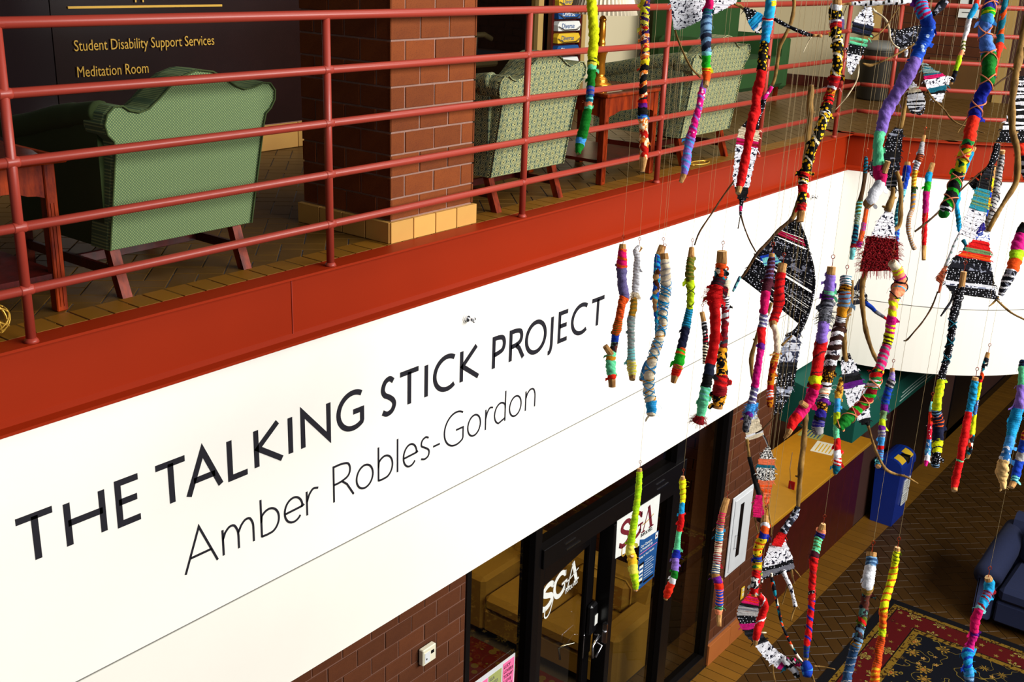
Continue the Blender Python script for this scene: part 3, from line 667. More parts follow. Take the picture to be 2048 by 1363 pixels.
# thermostat-like control and outlets
a_ = thing('wall_control', 'small off-white control box on the brown brick wall under the fascia', 'control box', (4.0, YW, -2.4))
MB().box(3.945, 4.055, YW-.035, YW, -2.455, -2.352, 0, .005).go('housing', 'plate', a_); MB().box(3.958, 4.00, YW-.038, YW-.035, -2.44, -2.375).go('face', 'cabwhite', a_)
b = MB(); b.box(3.968, 3.975, YW-.040, YW-.038, -2.42, -2.41); b.box(4.01, 4.035, YW-.037, YW-.035, -2.40, -2.38); b.go('indicator', 'black', a_); MB().box(4.055, 4.062, YW-.03, YW-.01, -2.44, -2.36).go('hinge', 'chrome', a_)
a_ = thing('wall_outlet', 'pale outlet low on the brick pier right of the storefront', 'outlet', (8.28, YW, -4.03))
MB().box(8.25, 8.31, YW-.008, YW, -4.09, -3.97, 0, .002).go('plate', 'signyel', a_)
for z in (-4.01, -4.06): MB().box(8.265, 8.295, YW-.012, YW-.008, z, z+.03).go('socket', 'plate', a_)
ec = thing('extinguisher_cabinet', 'white steel cabinet with a narrow dark slot window on the brick pier', 'cabinet', (8.05, YW, -3.3))
X0, X1, Z0, Z1 = 7.86, 8.24, -3.68, -2.92
b = MB(); b.box(X0, X1, YW-.012, YW, Z0, Z1, 0, .004); b.go('frame', 'cabwhite', ec)
b = MB(); b.box(X0+.035, X1-.035, YW-.022, YW-.012, Z0+.035, Z1-.035, 0, .004); b.go('door', 'cabwhite', ec)
MB().box(X0+.13, X0+.195, YW-.024, YW-.020, Z0+.15, Z1-.10).go('window_slot', 'black', ec)
b = MB(); b.tube([(X0+.085, YW-.025, -3.42), (X0+.085, YW-.045, -3.42), (X0+.085, YW-.045, -3.30), (X0+.085, YW-.025, -3.30)], .005, 6); b.go('handle', 'chrome', ec)
# ---- storefront
wi = st(MB().box(4.36, 4.40, YW-.0, YW+.12, FZ, -2.0).go('window_1', 'bronze'))
def bar(parent, x0, x1, z0, z1, y0=YW, y1=YW+.12, name='mullion', mat='bronze'): return MB().box(x0, x1, y0, y1, z0, z1, 0, .003).go(name, mat, parent)
bar(wi, 5.03, 5.10, FZ, -2.0); bar(wi, 4.40, 5.03, FZ, FZ+.13, name='sill'); MB().box(4.40, 5.03, YW+.05, YW+.056, FZ+.13, -2.0).go('pane', 'glass', wi)
wi2 = st(bar(None, 6.80, 6.93, FZ, -2.0, name='window_2')); bar(wi2, 5.97, 6.03, FZ, -2.40); bar(wi2, 7.63, 7.69, FZ, -2.0); bar(wi2, 6.03, 7.63, FZ, FZ+.13, name='sill')
bar(wi2, 5.10, 6.93, -2.36, -2.22, YW-.02, name='header'); bar(wi2, 6.03, 6.80, -2.48, -2.36, name='header')
for x0, x1, z0, z1 in ((6.03, 6.80, FZ+.13, -2.48), (6.93, 7.63, FZ+.13, -2.0), (5.10, 6.80, -2.22, -2.0)): MB().box(x0, x1, YW+.05, YW+.056, z0, z1).go('pane', 'glass', wi2)
b = MB(); b.box(5.955, 5.972, YW-.005, YW+.03, -3.36, -3.20); b.go('strike_plate', 'chrome', wi2)
b = MB()
for x in (5.35, 6.50): b.box(x, x+.16, YW-.024, YW-.019, -2.325, -2.318); b.box(x-.02, x+.10, YW-.024, YW-.019, -2.275, -2.270)
b.go('highlight_strip', 'chrome', wi2)  # thin bright strips imitate highlight lines on the dark header
dth = math.radians(7)
door = bpy.data.objects.new('door_1', None); door.location = (5.10, YW+.02, FZ); door.rotation_euler.z = dth; link(door); door['kind'] = 'structure'; door['_b'] = (0, 0, 0)
dw, dh = .85, 2.11
for nm, x0, x1, z0, z1 in (('stile', 0, .09, .01, dh), ('stile', dw-.10, dw, .01, dh), ('rail', .09, dw-.10, dh-.16, dh), ('rail', .09, dw-.10, .01, .25)): MB().box(x0, x1, 0, .045, z0, z1, 0, .003).go(nm, 'bronze', door)
MB().box(.09, dw-.10, .02, .026, .25, dh-.16).go('pane', 'glass', door)
b = MB(); b.box(dw-.10, dw-.0, -.05, 0, 1.21, 1.46, 0, .015); b.go('lock_box', 'black', door); MB().box(dw-.05, dw-.005, -.053, -.05, 1.28, 1.36).go('lock_label', 'paper', door)
b = MB(); b.tube([(dw-.03, -.05, 1.20), (dw-.03, -.09, 1.20), (dw-.16, -.10, 1.19), (dw-.17, -.11, 1.10)], .010, 8); b.tube([(dw-.03, -.05, 1.14), (dw+.0, -.10, 1.10), (dw-.10, -.10, 1.06)], .008, 8); b.go('lever_handle', 'chrome', door, True)
b = MB(); b.box(dw-.115, dw+.0, -.008, 0, 1.02, 1.22, 0, .003); b.go('lock_plate', 'chrome', door)
b = MB(); b.tube([(dw-.16, .045, 1.16), (dw-.19, .10, 1.14), (dw-.28, .11, 1.16), (dw-.25, .11, 1.05)], .009, 8); b.go('lever_handle', 'chrome', door, True)
b = MB(); b.box(.18, .50, .05, .10, dh-.10, dh-.03, 0, .006); b.tube([(.3, .10, dh-.06), (.62, .22, dh-.05), (.45, .02, dh+.02)], .01, 6); b.go('door_closer', 'bronze', door)
# the letters: a serif S G A with a thin U looping below
def sga(parent, x0, z0, W, H, y, m1, m2, m3):
    def pl(P, w, mat, nm):
        bb = strokes([[(x0+p[0]*W, z0+p[1]*H) for p in Q] for Q in P], w)
        obj(nm, [(v[0], v[1]*.6+y, v[2]) for v in bb.v], bb.f, mat, parent)
    S = catmull([(.29, .80), (.24, .96), (.15, 1.0), (.06, .90), (.05, .72), (.14, .55), (.24, .42), (.27, .22), (.20, .04), (.09, .0), (.01, .12)], 5)
    pl([S], .030*W/.39, m1, 'letter'); pl([[(.01, .0), (.01, .22)], [(.29, .72), (.29, .98)]], .010*W/.39, m1, 'letter')
    G = catmull([(.62, .80), (.55, .98), (.46, 1.0), (.36, .84), (.33, .5), (.37, .16), (.47, .0), (.57, .08), (.61, .22)], 5)
    pl([G], .026*W/.39, m1, 'letter'); pl([[(.61, .04), (.61, .44)], [(.53, .44), (.68, .44)], [(.62, .72), (.62, .98)]], .013*W/.39, m1, 'letter')
    pl([[(.70, .0), (.84, 1.02)]], .009*W/.39, m1, 'letter'); pl([[(.83, 1.02), (.95, .0)]], .028*W/.39, m1, 'letter'); pl([[(.65, 0), (.76, 0)], [(.88, 0), (1.02, 0)]], .010*W/.39, m1, 'letter')
    pl([catmull([(.66, .34), (.8, .36), (1.0, .50)], 5)], .006*W/.39, m2, 'flourish')
    pl([catmull([(.10, -.02), (.09, -.34), (.15, -.48), (.23, -.36), (.30, .06), (.30, .12)], 5)], .009*W/.39, m2, 'flourish')
    textmesh('small_word', 'INVOLVED.', .033*W/.39, parent, m3, (x0+.64*W, y-.001, z0-.20*H), sx=.85)
sga_t = thing('door_decal', 'white SGA INVOLVED lettering on the glass of the storefront door', 'decal', (0, 0, 0))
sga_t.location = door.location; sga_t.rotation_euler.z = dth
sga(sga_t, .10, 1.74, .52, .165, .017, 'paper', 'paper', 'paper')
ps = thing('poster', 'white SGA INVOLVED poster with maroon letters on the storefront glass', 'poster', (6.0, .04, -2.7))
q = [(5.993, -2.376), (6.581, -2.387), (6.573, -2.763), (6.38, -2.72), (6.20, -2.70), (6.004, -2.679)]
MB().prism(q, 'y', YW-.004, YW-.0015).go('sheet', 'paper', ps)
sga(ps, 6.045, -2.615, .46, .185, YW-.0045, 'maroon', 'gold', 'black')
ps2 = thing('poster', 'narrow blue safety poster with white text and a phone picture below the SGA poster', 'poster', (6.33, .04, -3.1))
q = [(6.331, -2.665), (6.40, -2.69), (6.60, -2.70), (6.592, -3.09), (6.336, -3.105)]
MB().prism(q, 'y', YW-.007, YW-.0045).go('sheet', 'posterblue', ps2)
yy = YW-.0075
textmesh('text_line', 'Our Campus', .030, ps2, 'paper', (6.35, yy, -2.745)); textmesh('text_line', 'is Protected by', .028, ps2, 'paper', (6.35, yy, -2.775)); textmesh('text_line', 'Safety in Your Hands!', .024, ps2, 'paper', (6.34, yy, -2.835))
MB().box(6.34, 6.59, yy-.0005, yy, -2.797, -2.793).go('rule', 'pink', ps2); MB().box(6.555, 6.592, yy-.001, yy, -2.755, -2.705).go('badge', 'paper', ps2); MB().box(6.565, 6.58, yy-.0015, yy-.001, -2.74, -2.725).go('badge_mark', 'maroon', ps2)
MB().box(6.345, 6.415, yy-.001, yy, -3.06, -2.88, 0).go('phone', 'black', ps2); MB().box(6.352, 6.408, yy-.0015, yy-.001, -3.035, -2.90).go('phone_screen', 'paper', ps2)
b = MB()
for z in (-2.94, -2.98, -3.01): b.box(6.355, 6.405, yy-.002, yy-.0015, z, z+.018)
b.go('screen_rows', 'posterblue', ps2)
b = MB()
for i in range(8): b.box(6.43, 6.43+(.13 if i % 3 else .10), yy-.0006, yy, -2.885-i*.021, -2.882-i*.021)
b.go('fine_print', 'paper', ps2); MB().box(6.43, 6.575, yy-.0006, yy, -3.075, -3.055).go('store_badges', 'black', ps2)
nb = thing('note_board', 'sheet with two pink notes and a green one taped low on the left storefront glass', 'note', (4.7, .04, -3.1))
MB().box(4.42, 4.90, YW+.030, YW+.034, -3.5, -2.895).go('sheet', 'cabwhite', nb)
for k, (xa, xb, za, zb, mt, tx) in enumerate(((4.45, 4.62, -3.15, -2.93, 'pink', ('DONT', 'FORGET', 'LOVE')), (4.63, 4.76, -3.15, -2.93, 'papergreen', ('SGA', 'NOTES')), (4.775, 4.89, -3.13, -2.915, 'pink', ('LUCY', 'LOVERS', 'TODAY', 'I LOVE', 'MYSELF')))):
    nn = MB().box(xa, xb, YW+.028, YW+.030, za, zb).go('paper_note', mt, nb)
    for i, s_ in enumerate(tx): textmesh('handwriting', s_, .034, nn, 'letterink' if mt == 'pink' else 'greyside', (xa+.008, YW+.0275, zb-.04-i*.038), sx=.8)
# ---- room behind the glass
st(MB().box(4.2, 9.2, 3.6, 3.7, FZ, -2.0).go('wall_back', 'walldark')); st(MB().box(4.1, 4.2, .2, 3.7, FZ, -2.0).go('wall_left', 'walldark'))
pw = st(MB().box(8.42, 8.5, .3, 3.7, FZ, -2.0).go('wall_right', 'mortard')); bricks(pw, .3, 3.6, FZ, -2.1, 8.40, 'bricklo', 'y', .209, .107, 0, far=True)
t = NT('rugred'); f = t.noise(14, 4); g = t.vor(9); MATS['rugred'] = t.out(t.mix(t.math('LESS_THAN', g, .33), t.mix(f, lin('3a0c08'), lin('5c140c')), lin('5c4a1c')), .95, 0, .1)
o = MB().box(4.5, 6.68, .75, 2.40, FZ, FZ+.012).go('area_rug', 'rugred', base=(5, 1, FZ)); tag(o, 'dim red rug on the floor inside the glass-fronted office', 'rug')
def sofa(name, label, x, y, rot, L, D, H, mat, cat='sofa', seats=2, group=None, arm_r=None):
    th = thing(name, label, cat, (0, 0, 0), group); th.location = (x, y, FZ); th.rotation_euler.z = rot; th['_b'] = (0, 0, 0)
    aw = .22
    MB().box(aw, L-aw, 0, D*.8, .08, .30, 0, .02).go('base', mat, th)
    for i in range(seats): w_ = (L-2*aw)/seats; MB().box(aw+i*w_+.005, aw+(i+1)*w_-.005, -.02, D*.74, .30, .46, 0, .045).go('seat_cushion', mat, th)
    b = MB(); b.prism([(D-.26, .10), (D-.30, .5), (D-.20, H-.05), (D-.14, H), (D-.04, H-.02), (D, H-.1), (D, .08)], 'x', .10, L-.10); b.go('backrest', mat, th)
    for i in range(seats): w_ = (L-2*aw)/seats; MB().box(aw+i*w_+.01, aw+(i+1)*w_-.01, D*.60, D-.24, .44, H-.02, 0, .06).go('back_cushion', mat, th)
    for i in (0, 1):
        x0_ = i*(L-aw); b = MB()
        if arm_r:
            b.box(x0_+.03, x0_+aw-.03, .0, D-.04, .06, .50, 0, .02); b.tube([(x0_+aw/2, -.02, .50), (x0_+aw/2, 0, .52), (x0_+aw/2, D*.55, .58), (x0_+aw/2, D-.1, .68)], [.10, .13, .13, .10], 16)
        else: b.box(x0_, x0_+aw, -.01, D-.02, .06, .60, 0, .035)
        b.go('arm', mat, th, bool(arm_r))
    for xx in (.05, L-.1):
        for yy in (.03, D-.1): MB().box(xx, xx+.05, yy, yy+.05, 0, .08).go('leg', 'mahogd', th)
    return th
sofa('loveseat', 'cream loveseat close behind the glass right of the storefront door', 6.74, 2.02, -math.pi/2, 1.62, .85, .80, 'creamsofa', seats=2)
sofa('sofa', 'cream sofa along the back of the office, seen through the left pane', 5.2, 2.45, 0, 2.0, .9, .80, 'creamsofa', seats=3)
lg = bpy.data.lights.new('office_fill', 'AREA'); lg.energy = 24; lg.size = 1.2; lg.color = (1, .74, .30); lo = bpy.data.objects.new('office_fill', lg); lo.location = (6.2, 1.7, -2.05); link(lo)  # added fill light, brightens the room behind the glass; no fitting modelled
# ---- counter, awning
lg = bpy.data.lights.new('counter_fill', 'AREA'); lg.energy = 18; lg.size = .8; lg.color = (1, .78, .42); lo = bpy.data.objects.new('counter_fill', lg); lo.location = (10.0, 1.1, -2.05); link(lo)  # warm fill added under the ceiling to brighten the worktop
ct = thing('service_counter', 'service counter with an orange-tan worktop and dark red front under the green awning', 'counter', (9.7, 0, FZ))
MB().box(8.53, 11.01, -.05, .66, -3.44, -3.40, 0, .006).go('countertop', 'counter', ct)
for i in range(10): a = 8.54+i*.246; MB().box(a, a+.242, .03, .06, FZ+.02, -3.44, 0, .004).go('front_panel', 'redpanel', ct)
MB().box(8.54, 11.0, .06, .60, FZ, -3.44).go('carcass', 'redpanel', ct); MB().box(8.54, 11.0, .045, .07, FZ, FZ+.09).go('kick', 'basetile', ct)
st(MB().box(8.5, 14, 2.6, 2.7, FZ, -2.0).go('wall_back', 'walldark')); st(MB().box(11.02, 11.12, .05, 2.6, FZ, -2.0).go('wall_right', 'walldark'))
for (xa, ya, w_, h_, r_, mt, lb) in ((10.30, .13, .30, .22, .15, 'paper', 'white printed sheet on the counter beside the ledge'), (10.58, .38, .30, .24, .1, 'papergreen', 'yellow-green flyer at the far end of the counter')):
    o = thing('flyer', lb, 'paper', (0, 0, 0)); o.location = (xa, ya, -3.399); o.rotation_euler.z = r_; o['_b'] = (0, 0, 0)
    MB().box(0, w_, 0, h_, 0, .002).go('sheet', mt, o); b = MB()
    for i in range(5): b.box(.03, w_-.04-.02*(i % 2), .03+i*.035, .042+i*.035, .002, .003)
    b.go('printing', 'signyel' if mt == 'paper' else 'posterblue', o)
cs = thing('card_holder', 'tiny red card holder with a thin wire rising from the counter', 'card holder', (9.35, .10, -3.40))
MB().box(9.30, 9.312, .09, .15, -3.40, -3.32).go('card', 'redcard' if 'redcard' in MATS else cloth('b01810', 'redcard'), cs)
MB().tube([(9.30, .12, -3.40), (9.31, .16, -3.20), (9.42, .20, -3.08)], .003, 5).go('wire_stem', 'wire', cs)
for k, (xx, yy, zz, c_) in enumerate(((9.6, 2.2, -3.55, 'red'), (9.9, 2.2, -3.5, 'orange'), (9.25, 2.2, -3.6, 'crimson'), (9.4, 2.2, -3.85, 'orange'))):
    o = MB().lathe([(.05, zz), (.055, zz+.12), (.03, zz+.16), (.03, zz+.18)], xx, yy, 10).go('bottle', cloth(CLOTH[c_], 'cloth_'+c_), base=(xx, yy, zz)); tag(o, 'dim %s bottle on the shelf behind the counter' % c_ if k < 3 else 'dim orange bottle on the lower shelf behind the counter', 'bottle', 'bottles behind the counter')
o = MB().box(8.8, 10.6, 2.05, 2.6, -3.63, -3.60).go('shelf', 'darkwood', base=(9.7, 2.3, -3.6)); tag(o, 'dark shelf on the wall behind the service counter', 'shelf')
aw_ = thing('awning', 'dark green canvas awning over the service counter under the white fascia', 'awning', (9.9, -.3, -2.4))
AX0, AX1, AY = 8.62, 11.6, -.62
b = MB(); b.add([(AX0, .04, -2.03), (AX1, .04, -2.03), (AX1, AY, -2.20), (AX0, AY, -2.20), (AX0, .04, -2.05), (AX1, .04, -2.05), (AX1, AY, -2.22), (AX0, AY, -2.22)], [(3, 2, 1, 0), (4, 5, 6, 7), (0, 1, 5, 4), (2, 3, 7, 6), (0, 4, 7, 3), (1, 2, 6, 5)]); b.go('canopy_cloth', 'awning', aw_)
MB().box(AX0, AX1, AY-.004, AY+.004, -2.46, -2.20).go('valance', 'awning', aw_)
b = MB(); b.add([(AX0-.004, .04, -2.03), (AX0-.004, AY, -2.20), (AX0-.004, AY, -2.46), (AX0-.004, .04, -2.44), (AX0+.004, .04, -2.03), (AX0+.004, AY, -2.20), (AX0+.004, AY, -2.46), (AX0+.004, .04, -2.44)], [(0, 1, 2, 3), (7, 6, 5, 4), (0, 4, 5, 1), (1, 5, 6, 2), (2, 6, 7, 3), (3, 7, 4, 0)]); b.go('end_valance', 'awning', aw_)
for k in range(3):
    z = -2.42+k*.035; pts = catmull([(9.75+k*.02, AY-.006, z), (10.2, AY-.006, z+.012), (10.8, AY-.006, z+.008), (11.5, AY-.006, z)], 4); MB().tube(pts, .0035, 4).go('white_stripe', 'stripew', aw_)
# ---- bin
bn = thing('recycling_bin', 'tall blue recycling bin with yellow lid stickers at the end of the counter', 'bin', (11.5, -.13, FZ))
bx0, bx1, by0, by1 = 11.30, 11.74, -.30, -.02
b = MB(); n = 4
lo_ = [(bx0+.03, by0+.02), (bx1-.03, by0+.02), (bx1-.03, by1-.02), (bx0+.03, by1-.02)]; hi = [(bx0, by0), (bx1, by0), (bx1, by1), (bx0, by1)]
b.add([(x, y, FZ) for x, y in lo_]+[(x, y, FZ+.66) for x, y in hi], [(3, 2, 1, 0), (4, 5, 6, 7)]+[(i, (i+1) % 4, 4+(i+1) % 4, 4+i) for i in range(4)]); b.go('body', 'binblue', bn)
b = MB(); P = [(by0-.01, FZ+.66)]+[((by0+by1)/2-(.15)*math.cos(q), FZ+.70+.11*math.sin(q)) for q in [i*math.pi/10 for i in range(11)]]+[(by1+.01, FZ+.66)]; b.prism(P, 'x', bx0-.01, bx1+.01); b.go('domed_lid', 'binblue', bn)
for xs in (bx0+.03, bx0+.26):
    b = MB(); P = [((by0+by1)/2-(.152)*math.cos(q), FZ+.70+.112*math.sin(q)) for q in [.5+i*.12 for i in range(8)]]; P += [((by0+by1)/2-(.148)*math.cos(q), FZ+.70+.108*math.sin(q)) for q in [.5+i*.12 for i in range(8)][::-1]]
    b.prism(P, 'x', xs, xs+.13); b.go('sticker', 'signyel', bn)
MB().box(bx0+.17, bx0+.24, by0-.006, by0+.16, FZ+.72, FZ+.803).go('slot', 'black', bn)
for z in (.36, .20):
    s_ = MB().box(bx0+.20, bx1-.05, by0-.004, by0+.006, FZ+z, FZ+z+.14).go('paper_label', 'paper', bn); b = MB()
    for i in range(4): b.box(bx0+.22, bx1-.09, by0-.006, by0-.004, FZ+z+.02+i*.03, FZ+z+.028+i*.03)
    b.go('print', 'greyside', s_)
# ---- far wall beyond, under the bulge
fw_ = st(MB().box(11.12, 18.2, .05, .2, FZ, -2.0).go('wall_front', 'walldark')); st(MB().box(11.85, 13.2, .02, .06, FZ, -2.3).go('door_2', 'black'))
MB().box(11.78, 11.85, .01, .06, FZ, -2.25).go('jamb', 'darkwood', fw_); MB().box(13.2, 13.28, .01, .06, FZ, -2.25).go('jamb', 'darkwood', fw_); MB().box(14.2, 15.0, .03, .06, FZ, -2.3).go('dark_pane', 'black', fw_)
MB().box(13.4, 14.1, .02, .05, -3.26, -3.20).go('orange_rail', 'orangepaint', fw_)
st(MB().box(11.9, 18.2, .03, .05, FZ, FZ+.12).go('baseboard_front', 'black')); st(MB().box(18.1, 18.3, -8, .2, FZ, -2.0).go('wall_right', 'walldark'))
# ---- patterned rug and navy sofa
t = NT('persian'); g = t.n('NewGeometry').outputs['Position']; s = t.n('SeparateXYZ'); t.l(g, s.inputs[0])
dx = t.math('SUBTRACT', 9.86, s.outputs[0]); dy = t.math('SUBTRACT', -.79, s.outputs[1]); d = t.math('MINIMUM', dx, dy)
def flowers(sc, petals, R, base, cols, off=0):
    vv = t.n('TexVoronoi'); vv.inputs['Scale'].default_value = sc; vv.inputs['Randomness'].default_value = .55; mp = t.n('Mapping'); mp.inputs['Location'].default_value = (off, off*.7, 0); mp.inputs['Scale'].default_value = (1, 1, 0); t.l(g, mp.inputs[0]); t.l(mp.outputs[0], vv.inputs['Vector'])
    p = t.n('VectorMath'); p.operation = 'SUBTRACT'; t.l(mp.outputs[0], p.inputs[0]); t.l(vv.outputs['Position'], p.inputs[1]); q = t.n('SeparateXYZ'); t.l(p.outputs[0], q.inputs[0])
    an = t.math('ARCTAN2', q.outputs[1], q.outputs[0]); le = t.n('VectorMath'); le.operation = 'LENGTH'; t.l(p.outputs[0], le.inputs[0]); r = le.outputs['Value']
    rr = t.math('MULTIPLY_ADD', t.math('COSINE', t.math('MULTIPLY', an, petals)), .28*R, .72*R); f = t.math('DIVIDE', r, rr)
    return t.ramp(f, [(0, cols[0]), (.22, cols[1]), (.38, cols[2]), (.62, cols[3]), (.88, cols[4]), (.99, base)])
nz = t.noise(28, 3, g); vine = t.math('LESS_THAN', t.math('ABSOLUTE', t.math('SUBTRACT', t.noise(7, 1, g), .5)), .010)
field = flowers(5.2, 8, .072, '0a0c14', ['6a1410', 'a8782c', '0a0c14', '8a6a24', '3a2c10'])
f2_ = flowers(9, 5, .030, '0a0c14', ['c09a4c', '6a1410', 'a8803c', 'a8803c', '0a0c14'], 3.3)
isb = t.n('RGBToBW'); t.l(field, isb.inputs[0]); field = t.mix(t.math('LESS_THAN', isb.outputs[0], .01), field, t.mix(vine, f2_, lin('6e5c22')))
red = flowers(5.2, 6, .075, '4a0a0c', ['4a0a0c', '8a7030', '3a0a08', '8a7a3a', '1a1008'], 1.7)
red2 = flowers(11, 5, .030, '4a0a0c', ['8a7030', '4a0a0c', '8a7a3a', '6a5a20', '4a0a0c'], 5.1); rb = t.n('SeparateColor'); t.l(red, rb.inputs[0]); red = t.mix(t.math('LESS_THAN', t.math('ABSOLUTE', t.math('SUBTRACT', rb.outputs[0], lin('4a0a0c')[0])), .004), red, red2)
gold = t.mix(t.math('GREATER_THAN', t.noise(34, 2, g), .56), lin('6e5418'), lin('2c1a06'))
m1 = t.math('LESS_THAN', d, .085); m2 = t.math('LESS_THAN', d, .13); m3 = t.math('LESS_THAN', d, .142); m4 = t.math('LESS_THAN', d, .37); m5 = t.math('LESS_THAN', d, .382); m6 = t.math('LESS_THAN', d, .44)
c = t.mix(m6, field, gold); c = t.mix(m5, c, lin('0a0808')); c = t.mix(m4, c, red); c = t.mix(m3, c, lin('1a0806')); c = t.mix(m2, c, gold); c = t.mix(m1, c, lin('0c0c10'))
t.bump(t.noise(400, 2), .4, .002); MATS['persian'] = t.out(c, .95, 0, .1)
o = MB().box(6.4, 9.86, -5.2, -.79, FZ, FZ+.012, 0, .003).go('area_rug', 'persian', base=(9.8, -.8, FZ)); tag(o, 'oriental rug with red and gold floral borders and black field on the lower floor', 'rug')
sofa('sofa', 'navy blue rolled-arm sofa beside the oriental rug at lower right', 9.98, -1.50, -math.pi/2, 2.1, .95, .86, 'navysofa', seats=2, arm_r=1)
# ------------------------------------------------------------------ hanging sculptures
TOPZ = 2.55
RR = random.Random(11)
GRP = 'hanging sticks wrapped in cloth strips'; GRPW = 'hanging branches with woven cloth panels'
def spec(s):
    """'base' or 'base/stripe:pitch_mm:fraction'"""
    def ck(k):
        if k in CLOTH: cloth(CLOTH[k], 'cloth_'+k); return 'cloth_'+k
        return k
    if '/' in s:
        a, b = s.split('/'); q = b.split(':'); return ck(a), ck(q[0]), float(q[1]) if len(q) > 1 else 22, float(q[2]) if len(q) > 2 else .4
    return ck(s), None, 0, 0
def flap(b, p, d, w_, L, mi, side):
    """small torn end of cloth sticking out"""
    d = d.normalized(); side = side.normalized(); n = 4; vs = []
    for i in range(n+1):
        q = i/n; c = p+d*(L*q)+Vector((0, 0, -1))*(L*.5*q*q)+side*(math.sin(q*3)*L*.15)
        ww = w_*(1-.45*q)*(1+.35*math.sin(q*7+w_*900))
        for s1, s2 in ((-1, -1), (1, -1), (1, 1), (-1, 1)): vs.append(c+side*(s1*ww/2)+FW*(s2*.0008))
    fs = [(i*4+k, i*4+(k+1) % 4, i*4+4+(k+1) % 4, i*4+4+k) for i in range(n) for k in range(4)]+[(3, 2, 1, 0), (n*4, n*4+1, n*4+2, n*4+3)]
    b.add(vs, fs, mi)
def dense(pts, step=.0024):
    """pts: list of (Vector, r) -> evenly spaced smoothed list"""
    c = catmull([(p.x, p.y, p.z, r) for p, r in pts], 10); c = np.array(c)
    d = np.r_[0, np.cumsum(np.linalg.norm(np.diff(c[:, :3], axis=0), axis=1))]
    n = max(3, int(d[-1]/step)); s = np.linspace(0, d[-1], n)
    return [(Vector((np.interp(x, d, c[:, 0]), np.interp(x, d, c[:, 1]), np.interp(x, d, c[:, 2]))), float(np.interp(x, d, c[:, 3]))) for x in s]
